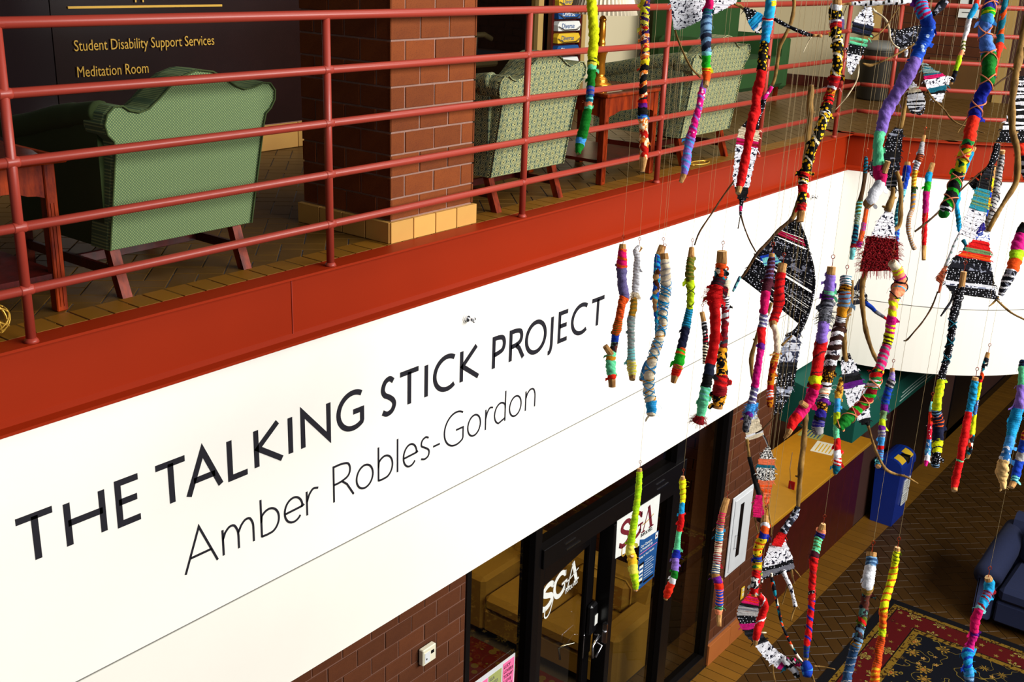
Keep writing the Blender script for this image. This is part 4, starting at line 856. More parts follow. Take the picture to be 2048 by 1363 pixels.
def stick(label, crop, dep, pts, segs, criss=None, hook=True, hookpx=None, flaps=1.0, stub=None, fuzz=(), ring=False, core='wood'):
    P = []
    ph = RR.uniform(0, 6.28)
    for i, (x, y, w_) in enumerate(pts):
        px, py = cp(crop, x, y); d = dep+.012*math.sin(ph+i*1.1)
        P.append((at(px, py, d), w_/CROPS[crop][2]/CAM_F*d/2))
    ys = [p[1] for p in pts]
    base = P[0][0].copy(); top = P[0][0]
    th = thing('wrapped_stick', label, 'stick', base, GRP)
    D = dense(P); m = len(D)
    # photo y of each ring, for the colour breaks
    ty = []
    iy = CROPS[crop]
    for p, r in D:
        q = project(p); ty.append((q[1]-iy[1])*iy[2])
    fr = frames([p for p, r in D])
    # ring index of each break
    br = []; last = 0
    for ye, sp in segs:
        k = last
        while k < m-1 and ty[k] < ye: k += 1
        br.append((last, k, sp)); last = k
    br[-1] = (br[-1][0], m-1, br[-1][2])
    # wooden core
    b = MB(); step = 4
    idxs = list(range(0, m, step)); 
    if idxs[-1] != m-1: idxs.append(m-1)
    def iswood(k): return any(a <= k <= c and sp.startswith(('wood', 'bark')) for a, c, sp in br)
    N = 10; vs = []; 
    for k in idxs:
        p, r = D[k]; a, c = fr[k]; rr = r*(.97 if iswood(k) else .74)
        for j in range(N):
            t_ = 2*math.pi*j/N; q = rr*(1+.06*math.sin(3*t_+k*.05)+.04*math.sin(k*.21+j)); vs.append(p+a*(math.cos(t_)*q)+c*(math.sin(t_)*q))
    L_ = len(idxs)
    fs = [(i*N+j, i*N+(j+1) % N, (i+1)*N+(j+1) % N, (i+1)*N+j) for i in range(L_-1) for j in range(N)]
    wd = 'barkd' if any(sp.startswith('barkd') for _, _, sp in br) else core
    b.add(vs, fs, 0); b.add(vs[:N], [tuple(range(N))[::-1]], 1); b.add(vs[-N:], [tuple(range(N))], 1)
    b.go('stick_core', [wd, 'cutwood'], th)
    N = 24
    for si, (k0, k1, sp) in enumerate(br):
        if sp.startswith(('wood', 'bark')) or k1-k0 < 1: continue
        ma, mb_, pit, frac = spec(sp); pit = pit*.001 if pit else .022
        rp = RR.uniform(.006, .019) if not mb_ else min(pit, .012); ph = RR.uniform(0, 6.28); ps = RR.uniform(0, 1); hand = RR.choice((-1, 1))
        slope = RR.uniform(.5, 1.3) if not ring else 0
        b = MB(); vs = []; mi = []; s = 0; bump_amp = RR.uniform(.02, .085); cr_amp = RR.uniform(.05, .16)
        kk0, kk1 = max(0, k0-1), min(m-1, k1+1); rows = kk1-kk0+1
        S = [0]
        for k in range(kk0+1, kk1+1): S.append(S[-1]+(D[k][0]-D[k-1][0]).length)
        for n_, k in enumerate(range(kk0, kk1+1)):
            p, r = D[k]; a, c = fr[k]; e = min(n_, rows-1-n_); end = 1 if e > 0 else .86
            for j in range(N):
                t_ = 2*math.pi*j/N
                saw = ((S[n_]/rp)+hand*t_/6.283*max(1, round(slope))) % 1
                q = r*end*(1.0+bump_amp*(saw-.5)*1.7+.05*math.sin(2*t_+S[n_]*90+ph)+.04*math.sin(S[n_]*210+ph*2+t_)-cr_amp*abs(math.sin(1.5*t_*hand+S[n_]*130+ph*3))**6)+RR.uniform(-.00018, .00018)
                vs.append(p+a*(math.cos(t_)*q)+c*(math.sin(t_)*q))
        fs = []
        for n_ in range(rows-1):
            for j in range(N):
                fs.append((n_*N+j, n_*N+(j+1) % N, (n_+1)*N+(j+1) % N, (n_+1)*N+j))
                if mb_:
                    hx = ((S[n_]/pit)+(0 if ring else hand*(j/N)+.05*math.sin(j*.52+S[n_]*60))+ps+.035*math.sin(S[n_]*160+ph)) % 1; mi.append(1 if hx < frac else 0)
                else: mi.append(0)
        b.v = [tuple(v) for v in vs]; b.f = fs; b.i = mi
        b.add(vs[:N], [tuple(range(N))[::-1]]); b.add(vs[-N:], [tuple(range(N))])
        # torn tails
        nwr = len(b.f); nf = 0
        if RR.random() < .45*flaps: nf = 1
        if (k1-k0) > 30 and RR.random() < .3*flaps: nf += 1
        if flaps > 1.25 and RR.random() < .35: nf += 2
        for q in range(nf):
            k = RR.choice((k0, k1, (k0+k1)//2)); k = min(max(k, 1), m-2); p, r = D[k]; a, c = fr[k]; t_ = RR.uniform(-.9, .9)+(0 if RR.random() < .5 else math.pi)
            dd = (RT*math.cos(t_)+UP*math.sin(t_)*.7-FW*.2); flap(b, p+dd*r*.7, dd, r*RR.uniform(.8, 1.5), r*RR.uniform(.6, 1.25), 1 if (mb_ and RR.random() < .5) else 0, (D[k+1][0]-D[k-1][0]))
        if si in fuzz:
            for q in range(90):
                k = RR.randint(k0, k1); p, r = D[k]; t_ = RR.uniform(0, 6.28); a, c = fr[k]; dd = (a*math.cos(t_)+c*math.sin(t_)); e = p+dd*r*RR.uniform(1.3, 1.9)+Vector((0, 0, -1))*r*RR.uniform(0, .8)
                b.tube([p+dd*r*.8, (p+dd*r*1.15+e)/2, e], .0007, 3, 0, False)
        elif RR.random() < .3:
            for q in range(2):
                k = RR.randint(k0, k1); p, r = D[k]; sg = RR.choice((-1, 1)); e = p+RT*sg*r*RR.uniform(1.3, 2.0)+UP*RR.uniform(-1, 1)*r
                b.tube([p+RT*sg*r*.8, (p+RT*sg*r*1.2+e)/2+UP*r*.2, e], .0004, 3, 0, False)
        o = b.go('cloth_wrap', [ma, mb_ or ma], th)
        o.data.polygons.foreach_set('use_smooth', [i < nwr for i in range(len(o.data.polygons))])
    if criss:
        for (cm, y0, y1, pit) in criss:
            ks = [k for k in range(m) if y0 <= ty[k] <= y1]
            if len(ks) > 4:
                b = MB()
                for hand in (1, -1):
                    pl = []; s = 0
                    for k in ks:
                        p, r = D[k]; a, c = fr[k]
                        if pl: s += (D[k][0]-D[k-1][0]).length
                        t_ = hand*(s/(pit*.001)*2*math.pi); q = r*1.05+.0006; pl.append(p+a*math.cos(t_)*q+c*math.sin(t_)*q)
                    b.tube(pl, .0016, 5)
                b.go('cross_lacing', cm, th)
    if stub:
        for (x0, y0, x1, y1, w_) in stub:
            pa, pb = at(*cp(crop, x0, y0), dep), at(*cp(crop, x1, y1), dep-.01); r = w_/CROPS[crop][2]/CAM_F*dep/2
            b = MB(); b.tube([pa, (pa+pb)/2, pb], [r*1.1, r, r*.9], 10, 0, False); k = len(b.v)-10; b.add(b.v[k:], [tuple(range(10))], 1); b.go('branch_stub', ['wood', 'cutwood'], th)
    if hook:
        h0 = top+Vector((0, 0, .0)); b = MB(); H = .035 if hookpx is None else hookpx
        b.tube([h0-Vector((0, 0, .01)), h0+Vector((.002, 0, H*.5)), h0+Vector((-.002, 0, H*.7))]+[h0+RT*(.005*math.sin(q))+Vector((0, 0, H*.85-.006*math.cos(q))) for q in [i*.7 for i in range(10)]], .0011, 5); b.go('wire_hook', 'copper', th)
        MB().tube([h0+Vector((0, 0, H*.9)), (h0.x, h0.y, max(TOPZ, h0.z+.1))], .00045, 4).go('hanging_line', 'line', th)
    return th
def polyl(crop, dep, L, bulge=0, ph=0):
    return [at(*cp(crop, p[0], p[1]), dep+bulge*math.sin(ph+i)) for i, p in enumerate(L)]
def samp(P, t):
    d = [0]
    for a, b in zip(P, P[1:]): d.append(d[-1]+(b-a).length)
    s = t*d[-1]
    for i in range(len(P)-1):
        if s <= d[i+1]+1e-9: q = (s-d[i])/max(1e-9, d[i+1]-d[i]); return P[i].lerp(P[i+1], q)
    return P[-1]
def branch(th, crop, dep, pts, mat='bark', name='twig', bulge=.008, knots=True):
    P = [(at(*cp(crop, x, y), dep+bulge*math.sin(i*1.7)), w_/CROPS[crop][2]/CAM_F*dep/2) for i, (x, y, w_) in enumerate(pts)]
    D = dense(P, .007); b = MB(); ph = RR.uniform(0, 6)
    ma, mb_, pit, fr_ = spec(mat)
    rs = [r*(1+(.10*math.sin(i*.55+ph)+RR.uniform(-.04, .10))) for i, (p, r) in enumerate(D)]
    n0 = len(b.f); b.tube([p for p, r in D], rs, 9)
    if mb_:
        for i in range(len(D)-1):
            for j in range(9):
                if ((i*.007/(pit*.001))+j/9) % 1 < fr_: b.i[n0+i*9+j] = 1
    if knots and ma.startswith('bark'):
        for q in range(2):
            k = RR.randint(1, len(D)-2); p, r = D[k]; dd = (RT*RR.choice((-1, 1))+UP*RR.uniform(.2, 1)).normalized(); b.tube([p, p+dd*r*1.9], [r*.6, r*.3], 6)
    b.go(name, [ma, mb_ or ma], th, True)
def weave(th, crop, dep, L, R, bands, sp=.0044):
    """cloth strips strung from the left edge L to the right edge R; bands: (t0,t1,material,gap share)"""
    PL, PR = polyl(crop, dep, L), polyl(crop, dep, R)
    h = (sum((b-a).length for a, b in zip(PL, PL[1:]))+sum((b-a).length for a, b in zip(PR, PR[1:])))/2
    for bd in bands:
        t0, t1, mat = bd[:3]; gap = bd[3] if len(bd) > 3 else 0; spx = bd[4] if len(bd) > 4 else sp
        n = max(2, int(h*(t1-t0)/spx)); b = MB(); hh = h*(t1-t0)/n
        ma, mb_, pit, fr_ = spec(mat)
        for i in range(n):
            t = t0+(t1-t0)*(i+.5)/n
            if gap and RR.random() < gap: continue
            jt = .25 if gap else .12; tl, tr = min(1, max(0, t+RR.uniform(-jt, jt)*(t1-t0)/n)), min(1, max(0, t+RR.uniform(-jt, jt)*(t1-t0)/n))
            a, c = samp(PL, tl), samp(PR, tr); ax = c-a; ln = ax.length
            if ln < .002: continue
            ax.normalize(); a = a-ax*RR.uniform(.000, .004); c = c+ax*RR.uniform(.000, .004)
            upd = (UP-ax*ax.dot(UP)).normalized(); K = 6; off = RR.uniform(-.0012, .0012); sg = RR.uniform(-.0015, .0015); vs = []
            for k in range(K+1):
                q = k/K; p = a.lerp(c, q)+upd*(sg*math.sin(q*math.pi))+FW*(off+.0008*math.sin(q*6+i)); hw = hh*(.60 if gap else .72)*(1+.10*math.sin(k*2.1+i*1.3)); dw_ = .0017 if gap else .0010
                for u_, f_ in ((-1, 0), (-.45, -1), (.45, -1), (1, 0), (.45, 1), (-.45, 1)): vs.append(p+upd*(hw*u_)+FW*(dw_*f_))
            fs = [(k*6+j, k*6+(j+1) % 6, (k+1)*6+(j+1) % 6, (k+1)*6+j) for k in range(K) for j in range(6)]+[(5, 4, 3, 2, 1, 0), tuple(K*6+j for j in range(6))]
            b.add(vs, fs, 1 if (mb_ and RR.random() < fr_) else 0)
        for q in range(3):
            e = samp(PR if RR.random() < .5 else PL, RR.uniform(t0, t1)); dd = (RT*RR.choice((-1, 1))+UP*RR.uniform(-1, .6)); flap(b, e, dd, .004, .012, 0, UP)
        if b.v: b.go('woven_band', [ma, mb_ or ma], th)
def web(label, crop, dep, L, R, bands, lines=(), sp=.0044, group=GRPW):
    p0 = at(*cp(crop, *L[0][:2]), dep); th = thing('woven_branch', label, 'branch', p0, group)
    weave(th, crop, dep, L, R, bands, sp)
    hang(th, crop, dep, *L[0][:2])
    return th
def hang(th, crop, dep, x, y):
    p = at(*cp(crop, x, y), dep)
    if p.z < TOPZ-.05: MB().tube([p, (p.x, p.y, TOPZ)], .00045, 4).go('hanging_line', 'line', th)
# ---- sticks in front of the railing, upper middle
stick('acid-yellow then green stick hanging before the railing left of the brass lamp', 'A', 3.6, [(140, -60, 88), (155, 60, 92), (165, 200, 94), (172, 320, 95), (165, 430, 92), (155, 560, 88), (150, 700, 76), (140, 820, 78), (122, 960, 70), (92, 1120, 95), (60, 1250, 92), (40, 1330, 80), (28, 1395, 45)],
 [(530, 'yellow'), (572, 'olive/yellow:14:.5'), (600, 'paley'), (640, 'mint'), (790, 'green'), (865, 'lavg/blue:14:.4'), (925, 'teal/aqua:14:.4'), (962, 'peach'), (990, 'mint'), (1250, 'green'), (1312, 'sky'), (1500, 'green')])
stick('purple, orange and yellow patterned stick crossing the pleated lampshade', 'A', 3.7, [(640, -60, 85), (636, 60, 88), (632, 200, 80), (636, 400, 80), (634, 560, 80), (620, 700, 70), (618, 900, 76), (612, 1040, 90), (622, 1150, 80), (628, 1363, 85), (620, 1460, 70), (612, 1560, 42)],
 [(60, 'purprint'), (130, 'purprint/yellow:20:.35'), (250, 'purprint/paley:26:.45'), (360, 'purprint/orflor:30:.5'), (560, 'purprint/orflor:34:.5'), (600, 'yeldot'), (900, 'black/orflor:36:.42'), (925, 'red'), (965, 'purple'), (1045, 'black'), (1070, 'blue/sky:10:.5'), (1440, 'orflor'), (1600, 'wood')])
stick('hot pink, denim grey, green and orange stick over the woven print panel at the top', 'A', 3.5, [(1225, -60, 70), (1220, 30, 78), (1205, 110, 88), (1192, 200, 100), (1190, 300, 104), (1190, 400, 92), (1194, 490, 92), (1190, 560, 76), (1195, 640, 80), (1195, 720, 66), (1186, 785, 50)],
 [(75, 'pink'), (140, 'teal2/denim:20:.4'), (300, 'pden/denim:28:.35'), (470, 'slate/pden:30:.4'), (498, 'aqua'), (608, 'grass'), (650, 'redor/yellow:12:.4'), (742, 'orange'), (800, 'wood')])
stick('pink stick with white dots and lavender end over the right patterned armchair', 'A', 3.8, [(1180, 725, 40), (1170, 770, 60), (1150, 850, 68), (1130, 960, 64), (1090, 1100, 70), (1052, 1250, 86), (1024, 1363, 80), (1012, 1450, 86), (995, 1560, 66), (962, 1655, 40)],
 [(800, 'lav'), (1255, 'pinkdot/lav:34:.25'), (1575, 'lav/sky:26:.28'), (1700, 'wood')])
stick('blue, gold-dotted and bright red thick stick hanging right of the dotted pink one', 'A', 3.25, [(1785, -60, 100), (1778, 30, 104), (1768, 110, 92), (1750, 190, 100), (1735, 320, 86), (1716, 430, 80), (1705, 520, 84), (1695, 620, 88), (1690, 700, 94), (1665, 800, 100), (1645, 900, 80), (1640, 1000, 94), (1615, 1080, 98), (1590, 1200, 84), (1562, 1363, 76), (1530, 1530, 90), (1502, 1670, 70), (1480, 1755, 52)],
 [(150, 'yelblue'), (185, 'white/red:16:.5'), (390, 'cyan/sky:30:.3'), (640, 'bgold'), (1690, 'red'), (1800, 'wood')])
stick('thick black-and-gold dotted stick with red bands hanging before the beige wall', 'P', 3.05, [(1674, -14, 19), (1674, 8, 20), (1671, 22, 26), (1671, 40, 26), (1672, 60, 22), (1675, 88, 22), (1676, 110, 20), (1673, 140, 22), (1668, 165, 22), (1661, 185, 19), (1655, 210, 20), (1643, 250, 22), (1632, 278, 21), (1623, 300, 20), (1614, 332, 21), (1608, 350, 21), (1605, 381, 18), (1603, 416, 17), (1600, 443, 15)],
 [(10, 'wood'), (15, 'white'), (37, 'bgold'), (44, 'white/lavg:10:.4'), (56, 'red/crimson:10:.4'), (76, 'bgold'), (88, 'cream/bgold:14:.5'), (150, 'bgold/cream:44:.14'), (170, 'crimson/red:16:.4'), (176, 'white'), (190, 'goldred'), (208, 'red/bgold:14:.3'), (222, 'bgold'), (228, 'white/bgold:12:.4'), (345, 'bgold/cream:60:.10'), (357, 'red/bgold:16:.3'), (370, 'bgold/cream:14:.4'), (386, 'red'), (406, 'bgold'), (419, 'crimson/red:10:.4'), (460, 'wood')], flaps=1.4)
# ---- five hanging in front of the fascia, right of the lettering
stick('pink, lavender-grey and orange stick nearest the end of the lettering', 'D', 4.2, [(243, 193, 38), (240, 250, 54), (237, 330, 60), (240, 420, 55), (252, 485, 60), (238, 530, 50), (225, 600, 45), (210, 670, 52), (200, 720, 45), (192, 780, 40), (176, 830, 55), (175, 900, 60), (180, 940, 50), (183, 1002, 42)],
 [(220, 'wood'), (325, 'pink/orange:30:.3'), (500, 'lavg'), (618, 'orange/rust:8:.3'), (700, 'orange/olive:7:.4'), (744, 'blue'), (805, 'dkmulti'), (830, 'mint'), (856, 'must'), (935, 'mint'), (950, 'redor'), (1010, 'wood')], stub=[(178, 820, 142, 770, 36)])
stick('white, khaki and pale green stick next to the pink and orange one', 'D', 4.4, [(336, 205, 26), (318, 235, 35), (325, 270, 36), (320, 350, 40), (315, 450, 42), (308, 500, 38), (303, 560, 40), (290, 620, 46), (290, 700, 42), (290, 800, 42), (292, 870, 56), (297, 930, 45), (297, 962, 35)],
 [(470, 'white/silver:12:.3'), (500, 'cream'), (600, 'khaki/must:16:.4'), (780, 'ggrey/silver:14:.4'), (850, 'aqua/ggrey:12:.4'), (938, 'paley/cream:12:.3'), (1000, 'wood')], stub=[(325, 240, 350, 210, 20)], fuzz=(1,))
stick('blue and teal patched stick hanging behind the cream and blue-laced one', 'D', 4.35, [(470, 205, 45), (445, 270, 45), (437, 340, 42), (434, 420, 40), (430, 520, 40), (440, 620, 35), (440, 740, 34), (415, 830, 38), (375, 890, 42), (350, 968, 34)],
 [(255, 'wood'), (330, 'cyan/blue:18:.4'), (640, 'multiC'), (955, 'blumulti'), (1000, 'wood')])
stick('cream stick laced with blue strings, fourth shape right of the lettering', 'D', 4.0, [(478, 245, 48), (485, 340, 58), (485, 450, 60), (470, 560, 55), (470, 650, 45), (445, 740, 55), (415, 830, 55), (395, 920, 60), (390, 1020, 60), (404, 1100, 65), (405, 1168, 50)],
 [(282, 'wood'), (430, 'cream/silver:20:.3'), (620, 'cream/cyan:26:.25'), (1080, 'cream/must:40:.15'), (1152, 'cyan/sky:8:.4'), (1200, 'cream')], criss=[('sky', 380, 1090, 75), ('cyan', 420, 1080, 48)])
stick('olive, acid yellow, blue and black stick with rainbow end', 'D', 4.3, [(635, 213, 30), (630, 270, 42), (622, 350, 50), (628, 450, 45), (625, 540, 38), (610, 620, 48), (595, 700, 50), (575, 780, 50), (565, 850, 60), (548, 910, 55), (530, 978, 32)],
 [(270, 'wood'), (400, 'olive/khaki:14:.3'), (555, 'acid'), (662, 'teal/cyan:10:.4'), (785, 'navy'), (822, 'grass/orange:18:.5'), (872, 'grass'), (898, 'must/pink:10:.3'), (932, 'redor/red:10:.4'), (1000, 'wood')], criss=[('olive', 410, 550, 60)])
stick('bright red stick with big red knot, turquoise lower end and crimson fuzz', 'D', 3.85, [(808, 232, 56), (803, 300, 66), (795, 370, 72), (778, 440, 74), (762, 500, 84), (766, 570, 64), (768, 680, 60), (758, 780, 60), (740, 870, 60), (730, 930, 60), (715, 1000, 60), (700, 1080, 62), (685, 1160, 52), (668, 1206, 72)],
 [(300, 'wood'), (326, 'orange'), (388, 'multiB'), (432, 'plum/dgrey:14:.4'), (520, 'red'), (876, 'red'), (938, 'slate'), (1004, 'black'), (1080, 'mint/aqua:14:.3'), (1162, 'mint'), (1220, 'crimson')], stub=[(770, 470, 700, 500, 10)], fuzz=(4, 10), flaps=1.6)
stick('cream, crimson-grey and black-gold patterned stick just behind the bright red one', 'D', 4.15, [(835, 395, 50), (826, 480, 50), (826, 560, 46), (822, 660, 42), (815, 760, 46), (805, 840, 60), (805, 920, 64), (795, 1000, 80), (790, 1060, 76), (780, 1126, 55)],
 [(482, 'cream'), (542, 'white/black:10:.45'), (780, 'multiD/crimson:26:.4'), (932, 'goldblk'), (998, 'red/crimson:20:.4'), (1042, 'crimson'), (1108, 'goldblk'), (1150, 'wood')], hook=False, flaps=1.3)
stick('thin short black and cream stick peeking out left of the bright red one', 'D', 4.6, [(693, 578, 28), (704, 640, 31), (712, 720, 32), (712, 800, 32), (708, 872, 25)], [(630, 'wood'), (760, 'black/multiD:14:.4'), (880, 'cream/black:12:.5')])
# ---- middle group
stick('plum, crimson and hot pink stick left of the red and cream one', 'P', 3.42, [(1544, 506, 11), (1542, 529, 16), (1537, 560, 18), (1533, 578, 19), (1530, 596, 18), (1528, 624, 16), (1526, 645, 17), (1523, 661, 17), (1523, 687, 16), (1519, 714, 14), (1514, 745, 15), (1510, 772, 16), (1506, 793, 16), (1502, 814, 17), (1497, 830, 17), (1493, 850, 16), (1491, 862, 14)],
 [(513, 'wood'), (560, 'plum/lavg:14:.35'), (584, 'plum'), (625, 'pink'), (653, 'lavg/white:14:.4'), (686, 'red'), (698, 'purple'), (772, 'magenta'), (808, 'lavg/white:18:.3'), (826, 'sky'), (832, 'purple'), (870, 'furgrey')], fuzz=(9,), flaps=1.2)
stick('red stick with wood top bending into a cream arch and a gold-red printed tail', 'P', 3.48, [(1566, 527, 18), (1561, 553, 19), (1558, 582, 21), (1558, 603, 22), (1552, 627, 19), (1546, 645, 17), (1550, 658, 12), (1553, 670, 13), (1554, 700, 13), (1549, 720, 15), (1544, 745, 14), (1541, 772, 13), (1540, 800, 13), (1540, 813, 11)],
 [(546, 'wood'), (643, 'red/crimson:22:.3'), (652, 'wood'), (704, 'cream'), (722, 'goldprint/red:10:.3'), (770, 'goldred'), (781, 'red'), (796, 'white/orange:9:.5'), (820, 'goldred')], stub=[(1553, 706, 1540, 710, 4)])
stick('lavender, bright red and hot pink thick stick with a yellow knot and bent tip', 'P', 3.2, [(1663.6, 533, 17), (1661, 553.5, 20), (1658, 578, 22), (1655, 599, 25), (1651, 624, 26), (1648, 645, 22), (1646, 657, 22), (1643, 674, 23), (1642, 688, 25), (1638, 706, 25), (1635, 732, 22), (1631, 756, 24), (1629, 772, 22), (1625, 788, 21), (1614, 809, 22), (1601, 825, 23), (1588, 841, 21), (1577, 865, 13), (1568, 876, 5)],
 [(549, 'wood'), (579, 'lav'), (587, 'mint/grey:6:.4'), (602, 'dgrey/purple:14:.35'), (618, 'grey/dgrey:14:.4'), (645, 'furgrey/grey:14:.4'), (680, 'lav'), (752, 'red/darkred:60:.1'), (766, 'yellow'), (775, 'red'), (832, 'pink'), (857, 'red'), (885, 'wood')], fuzz=(5,), stub=[(1612, 812, 1602, 804, 12)], flaps=1.6)
stick('thick multicoloured stick with striped diagonal bands and a grey cord end', 'P', 3.45, [(1692, 552, 24), (1690, 578, 23), (1688, 603, 25), (1683, 627, 21), (1679, 649, 22), (1674, 672, 25), (1668, 700, 26), (1661, 725, 26), (1655, 745, 26), (1650, 768, 27), (1646, 788, 26), (1645, 805, 24), (1641, 828, 23), (1636, 850, 24), (1636, 865, 20)],
 [(571, 'white/teal:8:.35'), (582, 'must/brown:8:.4'), (600, 'pden/rust:14:.35'), (612, 'pden/tan:12:.4'), (632, 'must'), (643, 'white/black:4:.5'), (655, 'brown'), (735, 'brown/wprint:30:.45'), (760, 'leopard'), (775, 'wprint/brown:18:.4'), (790, 'cream/orange:24:.2'), (801, 'white/black:4:.45'), (806, 'purple'), (821, 'leopard'), (833, 'indigo'), (839, 'black'), (849, 'indigo/lavg:8:.4'), (870, 'silver/dgrey:5:.35')])
stick('small gold, blue, acid yellow and red stick with teal tip over the counter', 'G', 4.2, [(925, 440, 38), (915, 480, 45), (903, 540, 58), (894, 600, 50), (888, 640, 45), (885, 720, 48), (880, 800, 45), (880, 860, 45), (888, 920, 50), (888, 1000, 52), (890, 1060, 58), (882, 1120, 60), (870, 1163, 28)],
 [(600, 'goldprint'), (690, 'sky/cyan:12:.3'), (782, 'acid'), (895, 'mint'), (985, 'red'), (1040, 'white'), (1092, 'red/white:13:.45'), (1152, 'teal'), (1180, 'wood')], flaps=1.3)
stick('thick orange, magenta and grey stick ending in a curved green end with peach lacing', 'P', 3.3, [(1784, 524, 20), (1795, 540, 21), (1801, 563, 26), (1798, 576, 29), (1789, 593, 21), (1785.6, 618, 18), (1782, 642.5, 19), (1779, 666, 20), (1774, 688, 20), (1767, 709, 20), (1762, 730, 20), (1754, 746, 22), (1749, 764, 25), (1738, 788, 25), (1725, 809, 22), (1707, 825, 22), (1691, 841, 24), (1677, 855, 21)],
 [(535, 'cream'), (545, 'peach/yellow:14:.5'), (562, 'peach/magenta:22:.3'), (596, 'peach/yelblue:40:.15'), (632, 'yellow/peach:24:.4'), (646, 'magenta'), (668, 'yellow/magenta:16:.5'), (690, 'yellow/plum:12:.5'), (738, 'pink/grey:18:.45'), (756, 'red/grmulti:18:.4'), (772, 'white/green:18:.4'), (826, 'crimson/grass:30:.4'), (860, 'green')], criss=[('clothblack', 545, 600, 60), ('peach', 745, 858, 62)], flaps=1.1)
stick('small stick with wood top, lavender, blue, purple, sage and yellow bands before the recycling bin', 'G', 4.0, [(1305, 365, 34), (1303, 430, 44), (1290, 480, 60), (1265, 560, 60), (1245, 650, 60), (1237, 720, 45), (1228, 780, 50), (1225, 850, 58), (1220, 930, 45), (1215, 1010, 45), (1202, 1080, 50), (1195, 1113, 38)],
 [(397, 'wood'), (452, 'lav/silver:6:.3'), (502, 'dgrey/silver:14:.4'), (630, 'blue/denim:16:.3'), (685, 'purple'), (752, 'sage'), (800, 'acid'), (832, 'purple'), (882, 'silver/lavg:10:.4'), (940, 'sky'), (970, 'red'), (1045, 'lavg/sky:10:.5'), (1090, 'teal/aqua:12:.4'), (1130, 'wood')], flaps=1.3)
# ---- upper right
stick('large stick in lavender with blue dotted top, mint and magenta knots and white end', 'P', 2.6, [(1836, -16, 26), (1839, 0, 26), (1844, 19, 27), (1852, 36, 27), (1857, 52, 27), (1852, 74, 28), (1841, 95, 26), (1832, 119, 24), (1825, 133, 27), (1813, 153, 30), (1798, 179, 26), (1782, 205, 26), (1770, 229, 26), (1763, 260, 22), (1757, 280, 22), (1756, 301, 20), (1757, 325, 22), (1760, 343, 30), (1762, 361, 22), (1750, 385, 23), (1740, 403, 21), (1733, 410, 18)],
 [(6, 'purple'), (34, 'pink/sky:9:.5'), (48, 'blue'), (122, 'bluedot'), (266, 'lav'), (326, 'mint'), (366, 'pink'), (403, 'white'), (420, 'wood')], stub=[(1768, 345, 1776, 322, 12)], flaps=1.6)
stick('thin brown, blue, green and aqua stick left of the lavender one, before the fascia corner', 'P', 4.7, [(1732, 313, 7), (1731, 340, 9), (1725, 380, 8), (1718, 410, 12), (1714, 440, 11), (1709, 480, 12), (1706, 500, 12), (1703, 519, 8)],
 [(345, 'teal/brown:14:.4'), (400, 'barkd'), (430, 'olive/aqua:16:.4'), (450, 'ggrey/olive:10:.4'), (488, 'teal/navy:16:.5'), (496, 'crimson'), (525, 'aqua')])
stick('thin orange and pink stick just below the white end of the lavender stick', 'P', 4.6, [(1734, 411, 9), (1731, 430, 9), (1727, 452, 10), (1721, 480, 10), (1716, 494, 12)], [(420, 'orange/denim:12:.3'), (445, 'orange'), (462, 'magenta/lavg:10:.4'), (482, 'orange'), (500, 'purple/magenta:10:.5')])
stick('blue stick with wood top, paler and darker blue bands, beside the thick bark branch', 'F', 4.4, [(385, 293, 30), (380, 340, 46), (370, 400, 38), (358, 460, 34), (338, 540, 34), (322, 620, 34), (320, 700, 34), (318, 762, 25)], [(316, 'wood'), (352, 'royal'), (450, 'blue'), (482, 'aqua'), (660, 'teal/aqua:20:.3'), (780, 'blue/sky:16:.3')])
stick('crooked grey, yellow and brown thin stick, topmost of the row before the curved fascia', 'F', 4.6, [(479, 145, 20), (466, 200, 28), (452, 270, 44), (430, 330, 30), (420, 400, 28), (417, 480, 30), (410, 560, 25), (393, 610, 28), (388, 680, 25), (402, 740, 22), (424, 790, 28)], [(183, 'wood'), (254, 'silver/grey:8:.4'), (292, 'rust/brown:8:.4'), (340, 'grey/white:10:.4'), (432, 'must/paley:14:.3'), (470, 'dgreen/brown:12:.4'), (565, 'grey/must:20:.4'), (800, 'tan/silver:10:.5')])
stick('cyan, green, magenta and red straight stick before the curved fascia', 'F', 4.5, [(527, 303, 28), (505, 370, 38), (500, 420, 36), (490, 480, 38), (485, 580, 32), (480, 680, 30), (477, 770, 26), (475, 850, 24)], [(356, 'wood'), (410, 'cyan'), (460, 'grass'), (582, 'magenta'), (765, 'red'), (860, 'wood')])
stick('large periwinkle, green, orange and black stick laced all over with peach string', 'P', 2.5, [(1985, -16, 20), (1984, 0, 22), (1977, 19, 26), (1975, 36, 26), (1969, 55, 26), (1971, 79, 26), (1976, 102, 28), (1979, 124, 27), (1976, 148, 26), (1974, 167, 26), (1965, 186, 24), (1953, 214, 26), (1948, 238, 25), (1942, 257, 24), (1938, 281, 24), (1929, 305, 23), (1923, 330, 23), (1916, 348, 24), (1907, 378, 25), (1900, 400, 25), (1890, 422, 22), (1885, 431, 19)],
 [(22, 'indigo/blue:20:.4'), (31, 'grass/yellow:8:.5'), (42, 'sky'), (108, '6f9ae0'), (164, 'green'), (236, 'royal'), (281, 'redor'), (317, 'grmulti/redor:20:.3'), (345, 'grmulti'), (414, 'black/grass:30:.34'), (422, 'white/black:8:.4'), (440, 'green')], criss=[('peach', -10, 232, 62), ('peach', 282, 418, 60)])
